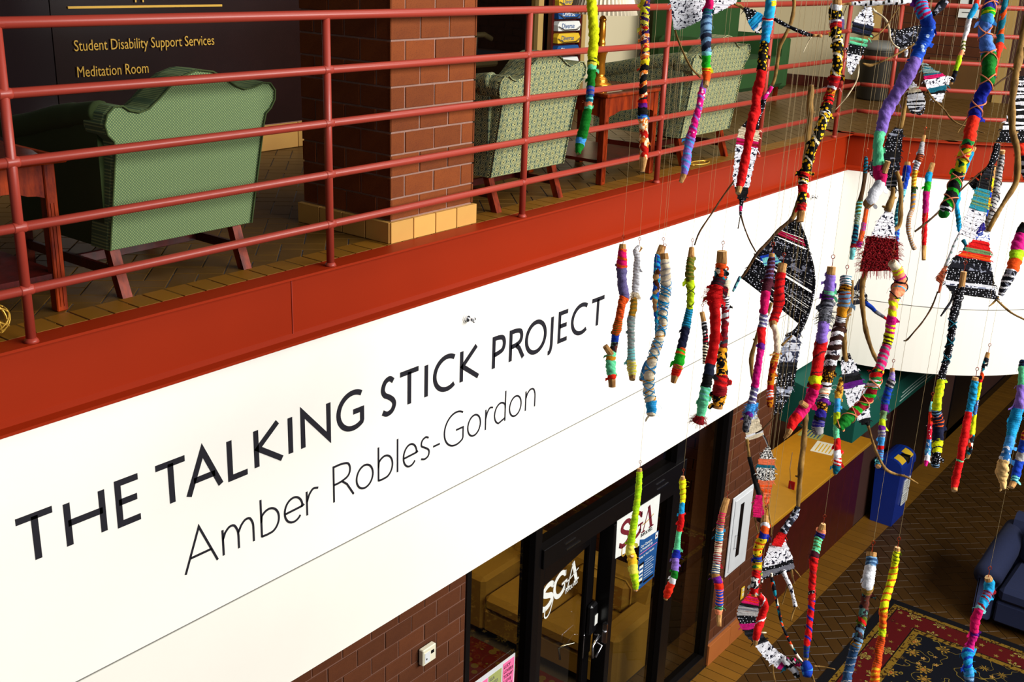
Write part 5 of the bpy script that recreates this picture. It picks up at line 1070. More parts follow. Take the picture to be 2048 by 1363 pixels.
stick('slim stick in red, cyan, white, lime and black beside the large laced stick', 'T', 3.6, [(1402, -40, 68), (1400, 20, 72), (1372, 120, 80), (1300, 250, 72), (1270, 400, 70), (1222, 560, 60), (1210, 680, 62), (1180, 750, 62), (1150, 850, 72), (1110, 970, 60), (1080, 1080, 60), (1050, 1145, 38)], [(70, 'redor'), (255, 'cyan'), (540, 'white'), (700, 'olive/cream:14:.5'), (765, 'peach'), (830, 'acid'), (955, 'lime'), (1120, 'black/slate:14:.4'), (1200, 'wood')])
stick('teal stick with an orange spiral behind the large laced one at the top right', 'T', 3.7, [(1795, -40, 80), (1785, 30, 82), (1768, 150, 84), (1742, 330, 90), (1722, 450, 92), (1722, 550, 98), (1708, 640, 98), (1688, 720, 88), (1662, 880, 60), (1652, 1000, 50), (1640, 1070, 44)], [(470, 'teal/orange:62:.36'), (600, 'teal'), (1020, 'redor'), (1100, 'teal2')])
stick('cyan stick half hidden behind the lower half of the large laced one', 'L', 4.6, [(1550, 275, 45), (1518, 340, 50), (1460, 480, 48), (1402, 620, 56), (1385, 700, 60), (1380, 800, 58), (1370, 850, 45), (1385, 950, 50), (1395, 1050, 45), (1400, 1122, 32)], [(320, 'wood'), (930, 'cyan'), (1050, 'teal/cyan:16:.4'), (1140, 'cyan')], flaps=1.6)
stick('silver-grey stick bound with dark cords before the curved fascia', 'F', 4.2, [(925, 228, 28), (918, 270, 33), (905, 340, 40), (890, 430, 44), (880, 500, 45), (860, 570, 48), (845, 640, 40), (832, 692, 28)], [(252, 'wood'), (700, 'silver/dgrey:14:.3')], criss=[('wire', 270, 690, 60)])
stick('small wood, yellow and red dotted stick left of the silver-grey one', 'F', 4.05, [(873, 318, 28), (862, 395, 27), (850, 470, 25), (840, 540, 20), (830, 602, 16)], [(392, 'wood'), (430, 'yellow'), (465, 'yeldot/red:12:.4'), (492, 'blue'), (562, 'yellow/red:9:.5'), (620, 'blue')])
stick('magenta, lime and orange stick over a black-and-white one at the right edge', 'F', 3.6, [(1050, 640, 40), (1030, 690, 52), (1012, 760, 70), (1000, 830, 72), (985, 890, 70), (952, 960, 60), (910, 1052, 32)], [(700, 'black'), (800, 'magenta'), (852, 'lime'), (905, 'orange'), (1080, 'bstrip/white:20:.3')])
stick('orange and black stick end at the right edge below the zigzag panel', 'F', 3.4, [(1032, 195, 50), (1032, 235, 60), (1045, 280, 60), (1055, 340, 55), (1075, 400, 50)], [(265, 'redor'), (420, 'gprint/black:20:.5')])
stick('black white-dotted stick wound with teal cord, yellow and navy below', 'P', 3.5, [(1928, 543, 12), (1923, 572, 13), (1918, 590, 19), (1912, 614, 18), (1905, 642, 16), (1904, 661, 14), (1899, 688, 14), (1894, 714, 14), (1888, 735, 14), (1883, 756, 15), (1879, 780, 17), (1874, 804, 18), (1873, 825, 19), (1876, 841, 23), (1876, 862, 23), (1875, 886, 20), (1873, 909, 18), (1870, 933, 16)], [(572, 'wood'), (760, 'bdots'), (817, 'yellow/acid:14:.3'), (828, 'pden/navy:10:.5'), (853, 'navy/orange:14:.35'), (880, 'navy'), (903, 'yellow/navy:22:.2'), (925, 'bdots'), (940, 'pden/black:8:.5')], criss=[('teal', 632, 728, 55)], flaps=1.2)
stick('thin pale blue, pinkish red and beige stick just left of the yellow and navy one', 'H', 4.0, [(238, 615, 16), (232, 700, 28), (228, 800, 35), (222, 880, 34), (215, 960, 42), (205, 1040, 40), (193, 1105, 20)], [(690, 'aqua'), (780, 'redor'), (895, 'reddot'), (1025, 'blumulti'), (1065, 'white'), (1120, 'magenta')])
stick('cyan over red straight stick with wood ends below the curved fascia', 'H', 3.7, [(573, 432, 46), (560, 500, 58), (545, 600, 60), (525, 680, 55), (505, 780, 58), (490, 880, 64), (470, 960, 60), (455, 1060, 55), (430, 1160, 60), (415, 1240, 54), (410, 1292, 44)], [(456, 'wood'), (692, 'cyan/teal:20:.2'), (1050, 'red'), (1062, 'mint'), (1268, 'red'), (1310, 'wood')])
stick('slim stick with red-black top and two yellow sections right of the cyan and red one', 'H', 4.2, [(669, 243, 28), (655, 290, 38), (635, 370, 38), (610, 460, 28), (595, 520, 34), (580, 600, 34), (570, 680, 30), (557, 780, 34), (547, 860, 38), (535, 940, 36), (527, 990, 34), (510, 1043, 22)], [(288, 'wood'), (450, 'multiB'), (470, 'red'), (600, 'yellow/acid:14:.3'), (710, 'blumulti/lavg:10:.4'), (866, 'yellow'), (1008, 'multiB'), (1060, 'wood')])
stick('mint, lavender and cyan stick with a cream knobbly end at the right edge', 'H', 3.3, [(945, 300, 60), (938, 350, 76), (930, 400, 66), (920, 500, 60), (905, 620, 78), (890, 680, 88), (860, 780, 88), (845, 860, 76), (825, 940, 70), (800, 1020, 70), (780, 1090, 88), (772, 1160, 88), (780, 1220, 60), (782, 1278, 38)], [(365, 'navy/denim:14:.4'), (490, 'mint'), (650, 'lav'), (885, 'cyan'), (960, 'sky'), (1050, 'blumulti'), (1300, 'e6c48a')], hook=False, flaps=1.6)
stick('blue stick with grey cord band and wooden tip at the right edge', 'H', 3.9, [(965, 820, 40), (945, 880, 56), (930, 960, 60), (910, 1040, 64), (882, 1150, 70), (868, 1210, 55), (842, 1265, 44)], [(900, 'crimson/must:12:.4'), (990, 'blue'), (1060, 'silver'), (1185, 'blue'), (1222, 'teal/aqua:10:.5'), (1280, 'wood')])
# ---- lower
stick('long lime yellow stick hanging before the SGA poster', 'I', 4.6, [(224, 158, 28), (222, 200, 36), (215, 300, 38), (204, 390, 38), (190, 480, 42), (175, 570, 44), (168, 615, 48), (180, 660, 54), (190, 740, 50), (200, 800, 42), (203, 848, 25)], [(176, 'wood'), (580, 'lime/acid:60:.2'), (640, 'paley'), (700, 'f2c430'), (752, 'paley'), (835, 'acid/lime:16:.4'), (860, 'wood')], stub=[(178, 660, 183, 650, 22)])
stick('thin stick in yellow, cyan, red, mint, lavender, green and orange over the storefront', 'I', 4.8, [(468, 203, 22), (466, 240, 40), (468, 320, 32), (462, 380, 30), (458, 460, 36), (445, 520, 30), (435, 600, 35), (430, 640, 44), (425, 700, 42), (420, 760, 40), (405, 800, 42), (385, 850, 50), (370, 897, 24)], [(220, 'wood'), (352, 'yellow/must:22:.2'), (415, 'cyan'), (510, 'red'), (612, 'mint'), (664, 'royal'), (735, 'lav'), (778, 'green'), (802, 'white'), (886, 'redor'), (910, 'wood')], flaps=1.5)
stick('stick ringed with fine multicoloured yarn, wood ends, left of the white cabinet', 'I', 4.6, [(718, 328, 36), (700, 380, 40), (685, 440, 42), (675, 520, 45), (668, 600, 42), (660, 680, 45), (652, 760, 45), (668, 800, 54), (675, 880, 42), (670, 950, 45), (672, 1000, 32), (673, 1050, 25)], [(408, 'wood'), (470, 'tan/pink:9:.5'), (500, 'peach/teal:8:.5'), (565, 'cyan/cream:11:.3'), (640, 'cream/crimson:9:.45'), (690, 'crimson/silver:10:.45'), (750, 'denim/cream:9:.45'), (772, 'tan'), (798, 'purple'), (835, 'redor'), (925, 'blue/salmon:13:.4'), (950, 'mint/brown:7:.4'), (975, 'peach'), (1060, 'wood')], ring=True)
stick('knotted print stick in orange, gold and red at the heart of the lower sculpture', 'J', 3.4, [(292, 295, 40), (290, 340, 56), (290, 380, 58), (272, 440, 60), (245, 500, 62), (240, 580, 60), (235, 660, 60), (225, 740, 55), (222, 812, 40)], [(345, 'wood'), (362, 'white'), (400, 'orange'), (432, 'royal'), (540, 'yeldot/orange:22:.3'), (580, 'royal/olive:12:.4'), (640, 'grmulti/must:18:.4'), (695, 'red/crimson:20:.3'), (755, 'bwprint'), (795, 'red'), (830, 'wood')], flaps=1.5)
stick('plain bright red bowed stick below the knotted print stick', 'J', 3.35, [(250, 800, 38), (275, 835, 50), (288, 885, 50), (272, 930, 54), (258, 980, 54), (240, 1040, 54), (232, 1085, 44), (228, 1120, 26)], [(1088, 'red/white:70:.06'), (1140, 'wood')])
stick('red stick with a blue spiral, denim end and green-ringed top over the herringbone floor', 'J', 3.8, [(667, 345, 32), (650, 400, 60), (632, 450, 56), (620, 510, 50), (605, 560, 60), (600, 650, 48), (592, 750, 45), (590, 850, 45), (580, 950, 42), (570, 1050, 45), (560, 1120, 42), (555, 1190, 35), (552, 1222, 28)], [(375, 'wood'), (398, 'peach'), (430, 'indigo/black:10:.4'), (532, 'mint/olive:12:.35'), (560, 'plum'), (760, 'red/crimson:36:.2'), (830, 'red/bwprint:30:.4'), (1122, 'red/royal:34:.26'), (1200, 'denim/royal:12:.3'), (1230, 'wood')])
stick('thick stick with white cloth top, dark prints and a long denim lower part', 'K', 3.1, [(350, 485, 68), (345, 560, 76), (335, 620, 76), (325, 690, 80), (318, 740, 76), (305, 800, 60), (295, 880, 60), (285, 950, 60), (270, 1020, 60), (258, 1080, 62), (235, 1130, 68), (215, 1200, 62), (195, 1280, 62), (180, 1350, 68), (172, 1440, 65)], [(520, 'wood'), (585, 'denim/pden:14:.4'), (715, 'white'), (755, 'khaki/tan:12:.4'), (925, 'dkmulti'), (985, 'olive/red:26:.4'), (1085, 'dkmulti/pden:20:.4'), (1115, 'pden/must:10:.4'), (1500, 'denim/silver:24:.10')], flaps=1.4)
stick('yellow and orange laced stick right of the denim one over the rug', 'K', 3.4, [(525, 453, 38), (515, 500, 48), (505, 570, 50), (492, 640, 55), (470, 720, 55), (445, 800, 55), (430, 870, 60), (425, 960, 50), (420, 1040, 50), (405, 1120, 55), (395, 1200, 52), (375, 1300, 62), (365, 1420, 60)], [(475, 'wood'), (550, 'yellow/olive:12:.3'), (880, 'yellow/orange:22:.28'), (990, 'orange/orgprint:20:.5'), (1045, 'acid/yellow:12:.4'), (1250, 'orange/rust:7:.5'), (1500, 'orange/orgprint:14:.5')], flaps=1.3)
stick('cyan, hot pink and magenta curved stick over the rug by the navy sofa', 'K', 3.3, [(1138, 653, 46), (1146, 700, 68), (1135, 760, 64), (1105, 830, 68), (1075, 880, 60), (1050, 950, 62), (1040, 1040, 58), (1015, 1120, 54), (1000, 1165, 84), (1000, 1220, 60), (1005, 1290, 68), (1010, 1363, 60), (1010, 1440, 60)], [(675, 'wood'), (748, 'cyan'), (790, 'lavg/crimson:12:.35'), (858, 'cyan/crimson:26:.2'), (880, 'aqua/pink:14:.5'), (1018, 'pink'), (1040, 'purple'), (1142, 'magenta'), (1262, 'cyan/blue:20:.3'), (1315, 'sky/cyan:14:.4'), (1500, 'denim/pden:20:.4')], flaps=1.4)
# ---- woven branches
W = web('white panel with dark blots on a bent twig, behind the hot pink stick', 'A', 3.55, [(868, -60), (870, 0), (885, 120), (905, 265)], [(1480, -60), (1465, 20), (1280, 115), (940, 272)], [(0, 1, 'wprint')])
branch(W, 'A', 3.56, [(905, 255, 16), (930, 345, 18), (985, 480, 18), (1055, 615, 18), (1140, 700, 22)], 'bark'); branch(W, 'A', 3.56, [(1440, 30, 26), (1500, 55, 30), (1535, 85, 24)], 'bark')
W = web('fan of black dotted and blue cloth tied to a twig behind the gold-dotted red stick', 'A', 3.35, [(1535, 75), (1560, 150), (1600, 240), (1655, 300)], [(1545, 72), (1650, 110), (1700, 140), (1740, 210)], [(0, .45, 'bdots'), (.45, .85, 'cyan/blue:1:.4'), (.85, 1, 'white/black:1:.4')])
branch(W, 'S', 3.3, [(470, 260, 44), (560, 310, 50), (680, 370, 50), (820, 430, 50), (930, 470, 48), (1010, 485, 40)], 'bdots', 'wrapped_twig'); branch(W, 'S', 3.3, [(1000, 484, 38), (1060, 485, 36), (1105, 490, 44)], 'wood'); branch(W, 'S', 3.3, [(970, 505, 20), (935, 560, 14), (860, 720, 8)], 'barkpale')
W = thing('bare_branch', 'crooked bare branch with a pink dotted wrap at its foot, right of the red stick', 'branch', at(*cp('S', 735, -30), 3.5), GRPW)
branch(W, 'S', 3.5, [(725, -60, 46), (738, 60, 50), (705, 280, 50), (620, 480, 50), (550, 620, 48), (515, 820, 46), (480, 1050, 46), (440, 1160, 44)], 'bark', 'branch'); branch(W, 'S', 3.48, [(432, 1180, 60), (380, 1270, 60), (325, 1345, 50)], 'pinkdot', 'wrapped_twig'); branch(W, 'A', 3.5, [(1720, 890, 46), (1695, 980, 46), (1665, 1070, 40), (1640, 1170, 40)], 'bdots', 'wrapped_twig')
W = web('narrow woven panel with cream cords, pink band and print behind the bright red stick', 'P', 3.5, [(1508, 228), (1480, 258), (1478, 262), (1472, 300), (1467, 358), (1478, 400)], [(1520, 228), (1516, 255), (1517, 262), (1514, 300), (1500, 360), (1490, 400)], [(0, .18, 'bdots'), (.19, .32, 'cream', .1, .004), (.32, .39, 'crimson/pink:1:.4'), (.39, .85, 'wprint'), (.85, 1, 'black')], sp=.005)
branch(W, 'P', 3.5, [(1484, 395, 10), (1482, 415, 7), (1481, 430, 5)], 'bdots', 'wrapped_twig'); branch(W, 'P', 3.5, [(1481, 412, 6), (1481, 430, 5)], 'pink', 'wrapped_twig'); branch(W, 'P', 3.5, [(1468, 362, 3.4), (1442, 398, 3.4), (1428, 420, 3.2), (1400, 462, 3.2), (1389, 490, 3)], 'barkd'); branch(W, 'P', 3.5, [(1482, 430, 3), (1488, 452, 3), (1500, 482, 2.8), (1512, 504, 2.6)], 'barkd'); branch(W, 'P', 3.5, [(1481, 430, 2.4), (1476, 457, 2)], 'barkd')
hang(W, 'P', 3.5, 1514, 228)
# big black dotted leaf
W = web('large black white-dotted woven leaf shape with gaps and a pink band', 'P', 3.6, [(1583, 440), (1558, 462), (1530, 490), (1514, 508), (1494, 540), (1484, 556)], [(1590, 440), (1604, 462), (1612, 488), (1622, 520), (1627, 550), (1627, 575), (1624, 600), (1616, 628), (1604, 652)],
 [(0, .20, 'bdots', .02), (.20, .27, 'crimson/pink:1:.5', .1), (.27, .36, 'bdots', .12), (.36, .62, 'bdots/bstrip:1:.3', .22), (.62, .90, 'bdots/bstrip:1:.2', .14), (.90, 1, 'bdots')], sp=.0042)
branch(W, 'P', 3.58, [(1623, 170, 8), (1622, 185, 13), (1620, 203, 13), (1619.6, 238, 12), (1616, 269, 13), (1615, 290, 12), (1610, 330, 12), (1600, 390, 10), (1590, 425, 10), (1582, 440, 11)], 'bark', 'branch')
branch(W, 'P', 3.58, [(1584, 438, 8), (1558, 460, 7), (1530, 490, 6), (1512, 510, 6), (1494, 540, 5), (1482, 556, 5)], 'barkd', 'branch'); branch(W, 'P', 3.58, [(1594, 438, 8), (1606, 464, 6), (1618, 505, 6), (1627, 545, 6), (1627, 580, 6), (1620, 615, 5), (1604, 655, 7), (1590, 672, 8)], 'bdots', 'wrapped_twig')
branch(W, 'P', 3.58, [(1480, 553, 5), (1474, 566, 6), (1466, 582, 5)], 'denim/aqua:20:.5', 'wrapped_twig'); weave(W, 'P', 3.57, [(1522, 512), (1530, 530)], [(1545, 505), (1562, 525)], [(0, 1, 'blue/aqua:1:.3')]); hang(W, 'P', 3.58, 1623, 170)
W = web('long tapering panel of grey print, black and dotted cloth under the dotted leaf', 'G', 3.65, [(505, 100), (462, 250), (445, 340), (432, 470), (428, 600), (408, 712)], [(605, 85), (600, 220), (584, 330), (562, 440), (530, 560), (450, 700)], [(0, .36, 'gprint/white:1:.1'), (.36, .50, 'black/dgrey:1:.3'), (.50, .66, 'bdots'), (.66, .78, 'bstrip/gprint:1:.4'), (.78, 1, 'bdots/bstrip:1:.3')])
branch(W, 'G', 3.63, [(640, -20, 30), (600, 40, 30), (560, 90, 30), (500, 120, 20)], 'bdots', 'wrapped_twig'); branch(W, 'G', 3.62, [(545, 118, 14), (505, 155, 16), (470, 190, 18)], 'bark'); branch(W, 'G', 3.62, [(440, 700, 14), (400, 745, 14), (350, 800, 12), (310, 835, 12), (270, 855, 10)], 'barkd')
W = thing('bare_branch', 'thin bowed bare twig behind the hot pink stick', 'branch', at(1541, 607, 3.95), GRPW)
branch(W, 'P', 3.95, [(1543, 605, 7), (1535, 627, 7), (1520, 655, 7), (1511, 684, 8), (1503, 715, 9), (1504, 745, 8), (1509, 766, 7), (1512, 785, 5)], 'bark', 'branch'); hang(W, 'P', 3.95, 1543, 605)
W = web('sheet of cream cloth with black cord loops stretched on a twig left of the counter', 'G', 3.9, [(260, 700), (235, 765), (200, 838), (198, 915)], [(268, 700), (295, 760), (312, 812), (328, 868)], [(0, 1, 'cream/white:1:.3')])
branch(W, 'G', 3.9, [(325, 868, 14), (345, 900, 14), (358, 935, 14), (372, 965, 12)], 'white/black:7:.5', 'cord_loops')
W = web('diamond woven panel with black-white speckle, orange and teal bands beside the counter', 'G', 3.85, [(362, 958), (320, 1010), (300, 1045), (278, 1130), (290, 1215), (325, 1290), (350, 1400)], [(372, 958), (392, 1010), (404, 1050), (412, 1130), (412, 1195), (380, 1290), (362, 1400)], [(0, .22, 'speckle'), (.22, .32, 'salmon'), (.32, .38, 'teal'), (.38, .58, 'speckle'), (.58, 1, 'salmon/orange:1:.3')], sp=.0045)
branch(W, 'G', 3.86, [(205, 905, 24), (212, 960, 22), (222, 1035, 24)], 'bark', 'branch'); branch(W, 'G', 3.86, [(222, 1035, 30), (245, 1130, 34), (270, 1230, 38), (298, 1330, 38)], 'clothblack', 'wrapped_twig'); branch(W, 'J', 3.86, [(275, 60, 22), (296, 100, 26), (300, 150, 24), (298, 210, 20), (296, 235, 14)], 'salmon/black:12:.15', 'wrapped_twig')
weave(W, 'J', 3.84, [(235, 160), (218, 225), (218, 298)], [(265, 158), (274, 225), (284, 305)], [(0, 1, 'pink', 0, .004)]); branch(W, 'J', 3.85, [(222, 300, 8), (232, 350, 8), (250, 418, 8)], 'bark'); branch(W, 'J', 3.85, [(255, 305, 50), (280, 325, 44)], 'brown', 'wrapped_twig'); branch(W, 'J', 3.83, [(310, 215, 8), (320, 300, 8), (332, 370, 8), (328, 420, 8)], 'bark')
for x_, y_ in ((1512, 860),): hang(W, 'P', 3.85, x_, y_)
# second small group in the middle
W = web('woven panel with black and purple bands on white print before the awning', 'G', 3.7, [(938, 250), (922, 310), (930, 450), (955, 580), (985, 680), (1080, 790)], [(972, 250), (1010, 320), (1060, 420), (1100, 520), (1128, 640), (1132, 780)], [(0, .09, 'bdots'), (.09, .28, 'wprint'), (.28, .40, 'black/dgrey:1:.2'), (.40, .47, 'purple'), (.47, .92, 'wprint'), (.92, 1, 'black')])
branch(W, 'P', 3.7, [(1704, 560, 7), (1701, 612, 9), (1690, 640, 11), (1688, 680, 10), (1690, 712, 11), (1692, 722, 12)], 'bark', 'branch'); branch(W, 'G', 3.7, [(1110, 770, 34), (1128, 800, 24)], 'black', 'wrapped_twig'); branch(W, 'G', 3.7, [(1122, 800, 20), (1150, 900, 20), (1185, 1000, 20), (1235, 1100, 22), (1275, 1142, 22), (1340, 1168, 20), (1410, 1185, 16), (1500, 1236, 10)], 'bark')
W = web('small navy and charcoal panel with a blue-wrapped arm left of the peach-laced stick', 'M', 3.75, [(672, -10), (630, 60), (600, 120), (585, 215)], [(676, -10), (700, 70), (722, 130), (732, 190)], [(0, .45, 'slate/navy:1:.4'), (.45, 1, 'speckle/dgrey:1:.6')])
branch(W, 'M', 3.74, [(715, 190, 34), (765, 225, 34), (800, 262, 32)], 'blue', 'wrapped_twig'); branch(W, 'M', 3.74, [(798, 260, 30), (850, 295, 26), (872, 308, 24)], 'grey', 'wrapped_twig'); branch(W, 'M', 3.74, [(870, 308, 24), (905, 335, 20)], 'red', 'wrapped_twig')
# crimson fuzzy square
W = web('crimson shaggy square below a white print trapezoid, hanging by the lavender stick', 'F', 3.55, [(268, 558), (240, 600), (205, 655), (175, 722)], [(292, 558), (300, 600), (304, 655), (310, 735)], [(0, 1, 'wprint')])
weave(W, 'F', 3.53, [(158, 716), (140, 790), (122, 860), (116, 915)], [(322, 735), (326, 800), (328, 860), (325, 905)], [(0, 1, 'crimson/darkred:1:.4', 0, .006)])
b = MB()
for q in range(900):
    x_, y_ = RR.uniform(122, 326), RR.uniform(716, 912); p = at(*cp('F', x_, y_), 3.53); e = p-FW*RR.uniform(.003, .010)+RT*RR.uniform(-.008, .008)+UP*RR.uniform(-.008, .006); b.tube([p, (p+e)/2-FW*.003, e], .0011, 3, 0, False)
for q in range(160):
    sd = RR.choice((0, 1, 2)); x_, y_ = ((RR.uniform(112, 122), RR.uniform(730, 915)) if sd == 0 else (RR.uniform(322, 328), RR.uniform(740, 900)) if sd == 1 else (RR.uniform(120, 325), 908)); p = at(*cp('F', x_, y_), 3.53); dd = (-RT if sd == 0 else RT if sd == 1 else -UP); e = p+dd*RR.uniform(.006, .022)-UP*RR.uniform(0, .012); b.tube([p, (p+e)/2+UP*.002, e], .0006, 3, 0, False)
o = b.go('shaggy_pile', 'crimson', W); o['kind'] = 'stuff'
branch(W, 'F', 3.55, [(302, 440, 24), (298, 490, 30), (285, 530, 36), (270, 570, 40)], 'bark', 'branch'); branch(W, 'P', 3.56, [(1734, 535, 10), (1726, 560, 10), (1724, 590, 10), (1727, 630, 9), (1733, 665, 9), (1744, 700, 8), (1757, 726, 7)], 'bark', 'branch')
W = web('broad black dotted wrap on a thick branch beside the magenta knot', 'F', 3.6, [(318, 100), (272, 150), (248, 230), (180, 290), (160, 330), (185, 378), (240, 420), (290, 455)], [(356, 105), (348, 180), (342, 250), (335, 320), (328, 370), (320, 410), (316, 440), (312, 470)], [(0, .14, 'bstrip/bdots:1:.4'), (.14, .36, 'bdots'), (.36, .5, 'bstrip/black:1:.4'), (.5, .75, 'bdots/bstrip:1:.3'), (.75, 1, 'black/grey:1:.3')])
branch(W, 'B', 3.6, [(1085, 690, 26), (1075, 780, 32), (1050, 880, 36), (1030, 980, 38), (1005, 1075, 44)], 'bark', 'branch'); branch(W, 'F', 3.58, [(322, 350, 24), (338, 400, 25), (347, 480, 26), (345, 560, 26), (340, 640, 26), (325, 668, 26), (302, 680, 26)], 'bark', 'branch')
# panel and crossbar, top right
W = web('striped woven pendant of print, slate, mint and dots under the white crossbar', 'B', 3.4, [(722, 55), (615, 185), (605, 260), (585, 350), (567, 410), (562, 480), (565, 560), (588, 610)], [(760, 55), (780, 200), (770, 270), (730, 340), (718, 395), (690, 440), (650, 530), (596, 620)], [(0, .27, 'wprint'), (.27, .42, 'slate/black:1:.5'), (.42, .58, 'mint', .18, .006), (.58, .72, 'bdots'), (.72, 1, 'wprint')])
branch(W, 'B', 3.39, [(500, 40, 14), (545, 34, 18), (600, 30, 20)], 'wood'); branch(W, 'B', 3.39, [(595, 30, 34), (700, 28, 40), (850, 24, 42), (1000, 16, 44), (1110, 6, 40)], 'white/black:12:.25', 'wrapped_crossbar'); branch(W, 'B', 3.4, [(652, 500, 10), (660, 580, 12), (640, 680, 12), (575, 790, 12), (510, 870, 10), (460, 925, 8)], 'barkpale'); branch(W, 'B', 3.4, [(590, 600, 8), (606, 660, 5)], 'bark'); branch(W, 'B', 3.42, [(560, 50, 6), (530, 130, 6), (505, 200, 5)], 'barkd'); branch(W, 'B', 3.4, [(745, 60, 8), (780, -40, 14)], 'bark'); hang(W, 'B', 3.4, 760, 10)
W = web('black and silver crumpled panel in the fork of pale twigs at the top right', 'B', 3.5, [(918, 240), (930, 300), (960, 360), (1005, 405)], [(1050, 280), (1110, 232), (1192, 215), (1132, 365)], [(0, .5, 'bdots/bstrip:1:.5'), (.5, 1, 'bstrip/bdots:1:.4')])
branch(W, 'B', 3.49, [(780, 75, 18), (800, 100, 16), (850, 130, 16), (895, 175, 18), (915, 240, 18), (925, 320, 16), (955, 375, 14), (1000, 405, 14)], 'barkpale', 'branch'); branch(W, 'B', 3.49, [(1130, 365, 14), (1060, 410, 16), (970, 460, 16), (880, 505, 16), (800, 535, 16), (750, 548, 26), (695, 530, 10)], 'bark'); branch(W, 'B', 3.48, [(1000, 55, 8), (950, 130, 9), (905, 200, 10), (840, 275, 10), (770, 322, 12)], 'bark'); branch(W, 'B', 3.48, [(1000, 60, 6), (998, 150, 6), (1002, 260, 5)], 'bark'); branch(W, 'B', 3.5, [(920, 300, 6), (935, 380, 5), (955, 440, 4)], 'bark'); branch(W, 'B', 3.5, [(1050, 400, 40), (1060, 440, 30), (1055, 470, 20)], 'wprint', 'wrapped_twig')
branch(W, 'B', 3.52, [(1395, 0, 50), (1340, 60, 70), (1290, 120, 40)], 'bstrip', 'wrapped_twig')
hang(W, 'B', 3.5, 1190, 215)
W = web('triangular panel with teal cords, pink stripe, print and dark teal on a long twig', 'B', 3.45, [(1190, 530), (1200, 600), (1220, 680), (1240, 740), (1265, 800), (1295, 850)], [(1235, 540), (1290, 590), (1340, 610), (1385, 640), (1430, 650), (1345, 860)], [(0, .32, 'ggrey/teal:1:.4', .1), (.32, .42, 'pink'), (.42, .64, 'wprint'), (.64, .76, 'teal'), (.76, .82, 'black'), (.82, 1, 'wprint')])
branch(W, 'B', 3.45, [(1180, 480, 12), (1195, 530, 16)], 'bark'); branch(W, 'B', 3.45, [(1200, 560, 12), (1220, 690, 12), (1250, 780, 12), (1300, 850, 16)], 'bark', 'branch'); branch(W, 'B', 3.45, [(1305, 850, 16), (1370, 910, 14), (1430, 990, 14), (1500, 1040, 13), (1600, 1070, 12), (1680, 1105, 10), (1715, 1115, 8)], 'bark'); branch(W, 'B', 3.44, [(1600, 950, 12), (1550, 1020, 10), (1485, 1120, 7)], 'bark'); hang(W, 'B', 3.45, 1190, 500)
W = web('small black and white corded panel with red stripes right of the lavender stick', 'B', 3.5, [(1090, 690), (1085, 760), (1072, 830), (1068, 880), (1110, 950)], [(1112, 690), (1165, 740), (1200, 790), (1215, 860), (1165, 955)], [(0, .18, 'wprint'), (.18, .34, 'cream/red:1:.4'), (.34, .8, 'bdots/white:1:.35'), (.8, 1, 'bstrip/white:1:.4')])
branch(W, 'B', 3.5, [(1205, 850, 12), (1210, 910, 12), (1180, 960, 12), (1120, 940, 12)], 'bdots', 'wrapped_twig')
W = web('black and white zigzag corded panel at the right edge beside the thick bark branch', 'B', 3.3, [(1990, 640), (1955, 780), (1935, 940), (1870, 1080), (1820, 1190)], [(2070, 640), (2090, 780), (2090, 940), (2090, 1080), (2060, 1195)], [(0, .35, 'bdots/white:1:.4'), (.35, .8, 'white/black:1:.5', 0, .008), (.8, 1, 'bdots')])
branch(W, 'F', 3.3, [(893, 190, 34), (885, 240, 36), (868, 290, 36), (845, 330, 30)], 'bdots', 'wrapped_twig'); branch(W, 'B', 3.3, [(2055, 480, 12), (1930, 620, 12), (1850, 680, 14), (1770, 745, 10)], 'barkd')
W = thing('bare_branch', 'long thick bare branch bending down the right edge of the picture', 'branch', at(2046, 60, 3.2), GRPW)
branch(W, 'P', 3.2, [(2052, 30, 12), (2046, 70, 13), (2034, 133, 14), (2027, 180, 13), (2024, 215, 13), (2025, 262, 13), (2034, 298, 12), (2035, 335, 12), (2031, 367, 12), (2011, 400, 9), (1990, 435, 9), (1976, 462, 10)], 'bark', 'branch'); branch(W, 'P', 3.2, [(2050, 95, 9), (2040, 125, 9), (2032, 148, 9)], 'bark')
W = web('black net triangle over turquoise band and white print before the curved fascia', 'F', 3.7, [(842, 318), (780, 420), (768, 462), (745, 530), (725, 590), (700, 650), (680, 700)], [(872, 318), (862, 400), (850, 462), (838, 530), (828, 592), (810, 650), (775, 735)], [(0, .33, 'black/dgrey:1:.1'), (.33, .62, '3aa0b0/sage:1:.3'), (.62, 1, 'wprint/white:1:.4')])
weave(W, 'F', 3.71, [(838, 325), (790, 362), (728, 415)], [(844, 330), (838, 400), (770, 462)], [(0, 1, 'black', .35, .007)])
branch(W, 'F', 3.7, [(842, 318, 10), (780, 370, 9), (725, 418, 10), (660, 480, 10), (600, 540, 10), (550, 588, 11), (490, 640, 12), (425, 690, 11)], 'barkd'); branch(W, 'F', 3.7, [(690, 680, 12), (665, 730, 16), (630, 810, 16), (600, 885, 18)], 'white/ggrey:10:.3', 'wrapped_twig'); weave(W, 'F', 3.69, [(596, 885), (575, 920), (545, 965)], [(608, 885), (600, 930), (575, 990)], [(0, 1, 'salmon', 0, .004)])
branch(W, 'F', 3.69, [(578, 970, 16), (570, 1000, 16), (562, 1035, 12)], 'salmon', 'wrapped_twig'); branch(W, 'F', 3.69, [(555, 1030, 9), (520, 1120, 9), (470, 1200, 9), (420, 1260, 8), (380, 1305, 12), (360, 1310, 4)], 'barkd')
